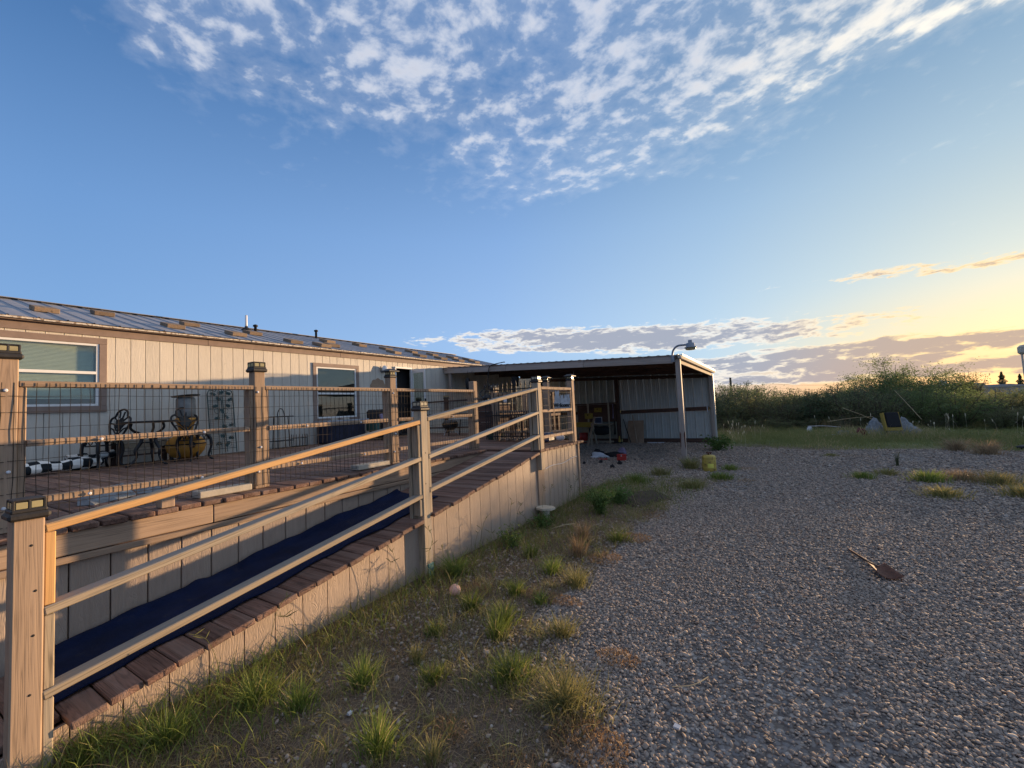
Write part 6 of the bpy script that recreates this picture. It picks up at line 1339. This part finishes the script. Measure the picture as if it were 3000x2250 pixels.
# shrubs: a few grown meshes, shared between copies
def grow(seed, rad, h, nleaf, leaf, mat, stems, spread=1.0, feather=0.5, bare=0.0, aspect=3.0, wood_='bark'):
    rng = np.random.RandomState(seed); m = MB(); C_ = []
    for k in range(stems):
        a = rng.rand() * 6.283; rr_ = rad * math.sqrt(rng.rand()) * spread; hh = h * (0.55 + 0.45 * rng.rand()) * (1 - 0.35 * (rr_ / rad) ** 2); e = np.array([rr_ * math.cos(a), rr_ * math.sin(a), hh]); b0 = np.array([0.15 * rad * math.cos(a), 0.15 * rad * math.sin(a), 0]); mid = b0 * 0.4 + e * 0.45 + rng.randn(3) * 0.06 * rad; pts = catmull([b0, mid, e], 5)
        m.tube(pts, [0.022 * h / 2 * (1 - 0.85 * i / (len(pts) - 1)) + 0.002 for i in range(len(pts))], 5, False)
        for j in range(7):
            t0 = bare + (1 - bare) * (0.25 + 0.75 * rng.rand()); s0 = pts[int(t0 * (len(pts) - 1))]; d = rng.randn(3) * 0.22 * rad; d[2] = abs(d[2]) * 0.5 + 0.04 * h; tip = Vector(s0) + Vector(d); m.tube([s0, s0.lerp(tip, 0.5) + Vector(rng.randn(3) * 0.03), tip], [0.006 * h / 2, 0.004 * h / 2, 0.0015], 4, False)
            for i in range(max(1, nleaf // (stems * 7))): q_ = s0.lerp(tip, rng.rand()); C_.append((q_.x + rng.randn() * 0.07 * feather * rad, q_.y + rng.randn() * 0.07 * feather * rad, max(0.02, q_.z + rng.randn() * 0.06 * feather * rad)))
    V, F, ti = leaves_mesh(np.array(C_), leaf, mat, seed, aspect); return m, (V, F, ti)
def shrub(name, loc, spec, lab, cat, group, rz=0.0, sc=1.0):
    t = thing(name, loc, lab, cat, group, rz); t.scale = (sc, sc, sc); m, (V, F, ti) = grow(*spec); m.build('stems', 'bark', t, world=False, recalc=False); np_mesh('foliage', V, F, spec[5], ti, t); return t
GS = 'desert shrubs of the thicket beyond the grass'
SPEC = [(1, 1.15, 1.9, 8500, 0.07, 'leaf_creosote', 20, 1.0, 0.9), (2, 1.3, 1.75, 9000, 0.065, 'leaf_mesquite', 22, 1.0, 1.0), (3, 1.0, 1.6, 7000, 0.065, 'leaf_olive', 18, 1.0, 0.9), (4, 1.2, 2.0, 8000, 0.065, 'leaf_creosote', 24, 1.0, 1.1), (5, 1.0, 1.5, 4000, 0.06, 'leaf_olive', 26, 1.0, 0.8)]
LABS = ['dense dark green shrub in the thicket', 'wide mid green feathery shrub in the thicket', 'olive green twiggy shrub in the thicket', 'tall dark creosote shrub in the thicket', 'half bare greyish shrub in the thicket']
protos = []
rng = random.Random(77)
def hprof(x, y):
    a = math.degrees(math.atan2(x, y)); e = np.interp(a, [-14, -6.3, -3.9, -0.7, 1.4, 3.6, 5.7, 7.5, 12, 13.1, 15.1, 16.5, 18.3, 40], [1.0, 0.8, 2.0, 0.95, 0.5, 1.15, 0.9, 1.3, 0.8, 0.15, 0.0, -0.3, -0.2, -0.3]); return 1.6 + math.hypot(x, y) * math.tan(R(e))
spots = []
for row, (yb, x0, x1, dx_) in enumerate(((24.3, -3.4, 15.5, 1.25), (26.4, -4.6, 17.5, 1.45), (29.2, -6.5, 20, 1.8), (34, -8, 25, 2.8))):
    x = x0
    while x < x1: spots.append((x + rng.uniform(-.4, .4), yb + rng.uniform(-.7, .7) + (0.35 * max(0, x - 6) if row == 0 else 0.2 * max(0, x - 6)), row)); x += dx_ * rng.uniform(0.8, 1.2)
for i, (x, y, row) in enumerate(spots):
    k = rng.choice((0, 1, 2, 3, 3, 1, 4) if x < 6 else (1, 2, 4, 2, 1)); base_h = (1.9, 1.75, 1.6, 2.0, 1.5)[k]; H_ = hprof(x, y) * (rng.uniform(0.95, 1.2) if row < 3 else 1.05); sc = H_ / base_h * 0.98
    src = next((p_ for p_ in protos if p_[0] == k), None)
    zone = 'beside the carport' if x < -1 else 'behind the white rag' if x < 2 else 'behind the junk heap' if x < 4.6 else 'under the tall mesquite' if x < 6.8 else 'before the tan house' if x < 10 else 'by the metal stand'
    where = ['front row, next to the grass', 'middle row, behind the front shrubs', 'back rows, rising above the front shrubs', 'back rows, rising above the front shrubs'][row]
    lab = LABS[k].replace(' in the thicket', '') + ' ' + zone + ', ' + ['front row of the thicket', 'middle row of the thicket', 'back row of the thicket', 'rearmost row of the thicket'][row]
    if src is None: t = shrub('desert_shrub', (x, y, ground_h(x, y)), SPEC[k], lab, 'shrub', GS, rng.uniform(0, 6), sc); protos.append((k, t))
    else: t = copy_tree(src[1]); t.location = (x, y, ground_h(x, y)); t.rotation_euler = (0, 0, rng.uniform(0, 6)); t.scale = (sc * rng.uniform(0.95, 1.25), sc * rng.uniform(0.95, 1.25), sc); t['label'] = lab
# low skirt of weeds in front of the thicket
for i in range(16):
    x = -2.6 + i * 0.95 + rng.uniform(-.3, .3); y = 22.6 + rng.uniform(-.5, .6) + 0.3 * max(0, x - 6); k = rng.choice((2, 4)); src = next((p_ for p_ in protos if p_[0] == k), protos[0]); t = copy_tree(src[1]); t.location = (x, y, 0); sc = rng.uniform(0.38, 0.58); t.scale = (sc * 1.2, sc * 1.2, sc); t.rotation_euler = (0, 0, rng.uniform(0, 6)); t['label'] = ('low scrubby bush beside the carport corner' if x < -0.5 else 'low scrubby bush near the white rag' if x < 2 else 'low scrubby bush behind the tarps' if x < 5 else 'low scrubby bush among white seed heads') + ' at the thicket foot'; t['group'] = 'low bushes along the thicket foot'
# the tall feathery mesquites
mq = thing('mesquite_tree', (5.35, 29.6, 0.0), 'tall feathery mesquite rising above the thicket', 'tree')
m, (V, F, ti) = grow(11, 2.6, 3.35, 30000, 0.085, 'leaf_mesquite', 34, 1.0, 1.0, 0.25, 2.6); m.build('trunk', 'bark', mq, world=False, recalc=False); np_mesh('crown', V, F, 'leaf_mesquite', ti, mq)
mq = thing('mesquite_tree', (9.0, 35.0, 0.0), 'smaller thin mesquite beside the far tan house', 'tree')
m, (V, F, ti) = grow(12, 1.6, 2.8, 9000, 0.085, 'leaf_olive', 22, 1.0, 0.9, 0.25, 2.8); m.build('trunk', 'bark', mq, world=False, recalc=False); np_mesh('crown', V, F, 'leaf_olive', ti, mq)
# conifers far off
def conifer(loc, h, seed, lab):
    t = thing('pine_tree', loc, lab, 'tree'); rng = np.random.RandomState(seed); C_ = []; MB().tube([(0, 0, -0.2), (0, 0, h * 0.9)], [0.14, 0.03], 6).build('trunk', 'bark', t, world=False)
    for i in range(2600):
        z = h * (0.12 + 0.88 * rng.rand() ** 1.1); lay = 0.75 + 0.25 * math.sin(z * 7 + seed); rr_ = (1 - z / h) ** 0.8 * h * 0.34 * lay * math.sqrt(rng.rand()); a = rng.rand() * 6.283; C_.append((rr_ * math.cos(a), rr_ * math.sin(a), z - rr_ * 0.12))
    V, F, ti = leaves_mesh(np.array(C_), 0.24, 'conifer', seed, 2.5); np_mesh('crown', V, F, 'conifer', ti, t)
conifer((35.5, 114.6, ground_h(0, 115)), 5.4, 1, 'rounded dark pine far off left of the pointed pine'); conifer((37.7, 114.4, ground_h(0, 115)), 4.8, 2, 'pointed dark pine far off at the view edge')
# far scrub out to the horizon
def far_scrub():
    rng = np.random.RandomState(55); C_ = []
    for i in range(900):
        y = 38 + 240 * rng.rand() ** 1.6; x = y * math.tan(R(rng.uniform(-50, 50))); h = rng.uniform(0.5, 1.35); n = 26
        for k in range(n): C_.append((x + rng.randn() * 0.9, y + rng.randn() * 0.9, ground_h(x, y) + abs(rng.rand()) * h))
    return leaves_mesh(np.array(C_), 0.5, 'leaf_olive', 5, 1.6)
V, F, ti = far_scrub(); tag(np_mesh('far_scrub', V, F, 'leaf_olive', ti), kind='stuff')

# ------------------------------------------------------------------ gravel stones as real pebbles
def pebbles():
    rng = np.random.RandomState(91); pts = []
    def ring(r0, r1, sp):
        n = int((r1 - r0) * 2 / sp); gx = np.arange(-8.5, 12.5, sp); gy = np.arange(0.2, r1, sp); X, Y = np.meshgrid(gx, gy); p = np.stack([X.ravel(), Y.ravel()], 1); p += (rng.rand(*p.shape) - .5) * sp * 0.9
        d = np.linalg.norm(p, axis=1); a = np.degrees(np.arctan2(p[:, 0], p[:, 1])); k = (d >= r0) & (d < r1) & (a > -62) & (a < 34) & (p[:, 0] > -9); return p[k]
    allp = []; alls = []
    for (r0, r1, sp, s) in ((1.2, 4.6, 0.0165, 0.0095), (4.6, 7.5, 0.021, 0.0112), (7.5, 11.5, 0.032, 0.0145), (11.5, 18.5, 0.05, 0.019)):
        p = ring(r0, r1, sp); ins = in_poly(EDGE, p); d = dist_poly(EDGE, p) * np.where(ins, 1, -1) + 0.10 * vnoise(p, 3.0, 12); keep = rng.rand(len(p)) < np.clip((d + 0.16) / 0.26, 0, 1)
        strip = (p[:, 0] > -2.98) & (rng.rand(len(p)) < 0.10 + 0.22 * (vnoise(p, 2.4, 33) > 0.25)) & (p[:, 1] < 9.5); bare = (vnoise(p * np.array([1.0, 0.55]), 1.6, 40) > 0.7) & (rng.rand(len(p)) < 0.62)
        p = p[(keep & ~bare) | strip]; allp.append(p); alls.append(np.full(len(p), s))
    P_ = np.concatenate(allp); S_ = np.concatenate(alls) * (0.45 + 0.95 * rng.rand(len(P_)) ** 2.0); S_[rng.rand(len(P_)) < 0.02] *= 1.5
    me = bpy.data.meshes.new('gravel_stones'); me.vertices.add(len(P_)); co = np.zeros((len(P_), 3), np.float32); co[:, :2] = P_; co[:, 2] = 0.004 + S_ * (0.15 + 0.45 * rng.rand(len(P_))); me.vertices.foreach_set('co', co.ravel()); at = me.attributes.new('size', 'FLOAT', 'POINT'); at.data.foreach_set('value', S_.astype(np.float32)); me.materials.append(MATS['pebble'])
    o = link(bpy.data.objects.new('gravel_stones', me)); tag(o, kind='stuff')
    t = bpy.data.node_groups.new('scatter_stones', 'GeometryNodeTree'); t.interface.new_socket('Geometry', in_out='INPUT', socket_type='NodeSocketGeometry'); t.interface.new_socket('Geometry', in_out='OUTPUT', socket_type='NodeSocketGeometry')
    N = t.nodes; gi = N.new('NodeGroupInput'); go = N.new('NodeGroupOutput'); jn = N.new('GeometryNodeJoinGeometry'); L = t.links.new
    for i in range(5):
        ic = N.new('GeometryNodeMeshIcoSphere'); ic.inputs['Radius'].default_value = 1.0; ic.inputs['Subdivisions'].default_value = 2
        nz = N.new('ShaderNodeTexNoise'); nz.inputs['Scale'].default_value = 0.9; nz.inputs['Detail'].default_value = 1.0; ps_ = N.new('GeometryNodeInputPosition'); ad = N.new('ShaderNodeVectorMath'); ad.operation = 'ADD'; ad.inputs[1].default_value = (i * 7.3, i * 3.1, 0); L(ps_.outputs[0], ad.inputs[0]); L(ad.outputs[0], nz.inputs['Vector'])
        sb = N.new('ShaderNodeVectorMath'); sb.operation = 'SUBTRACT'; sb.inputs[1].default_value = (.5, .5, .5); L(nz.outputs['Color'], sb.inputs[0]); ml = N.new('ShaderNodeVectorMath'); ml.operation = 'SCALE'; ml.inputs['Scale'].default_value = 1.3; L(sb.outputs[0], ml.inputs[0])
        sp_ = N.new('GeometryNodeSetPosition'); L(ic.outputs[0], sp_.inputs[0]); L(ml.outputs[0], sp_.inputs['Offset']); tf = N.new('GeometryNodeTransform'); L(sp_.outputs[0], tf.inputs[0]); tf.inputs['Scale'].default_value = ((1.25, 0.95, 0.62), (1.1, 1.0, 0.75), (1.35, 0.85, 0.55), (1.0, 0.95, 0.8), (1.2, 1.1, 0.5))[i]
        sm__ = N.new('GeometryNodeSetShadeSmooth'); L(tf.outputs[0], sm__.inputs[0]); mt = N.new('GeometryNodeSetMaterial'); L(sm__.outputs[0], mt.inputs[0]); mt.inputs['Material'].default_value = MATS['pebble']; gt = N.new('GeometryNodeGeometryToInstance'); L(mt.outputs[0], gt.inputs[0]); L(gt.outputs[0], jn.inputs[0])
    io = N.new('GeometryNodeInstanceOnPoints'); L(gi.outputs[0], io.inputs['Points']); L(jn.outputs[0], io.inputs['Instance']); io.inputs['Pick Instance'].default_value = True
    rv = N.new('FunctionNodeRandomValue'); rv.data_type = 'FLOAT_VECTOR'; rv.inputs[0].default_value = (-0.5, -0.5, 0); rv.inputs[1].default_value = (0.5, 0.5, 6.283); L(rv.outputs[0], io.inputs['Rotation'])
    na = N.new('GeometryNodeInputNamedAttribute'); na.data_type = 'FLOAT'; na.inputs[0].default_value = 'size'; L(na.outputs[0], io.inputs['Scale']); L(io.outputs[0], go.inputs[0])
    md = o.modifiers.new('scatter', 'NODES'); md.node_group = t
    print('pebbles', len(P_))
pebbles()
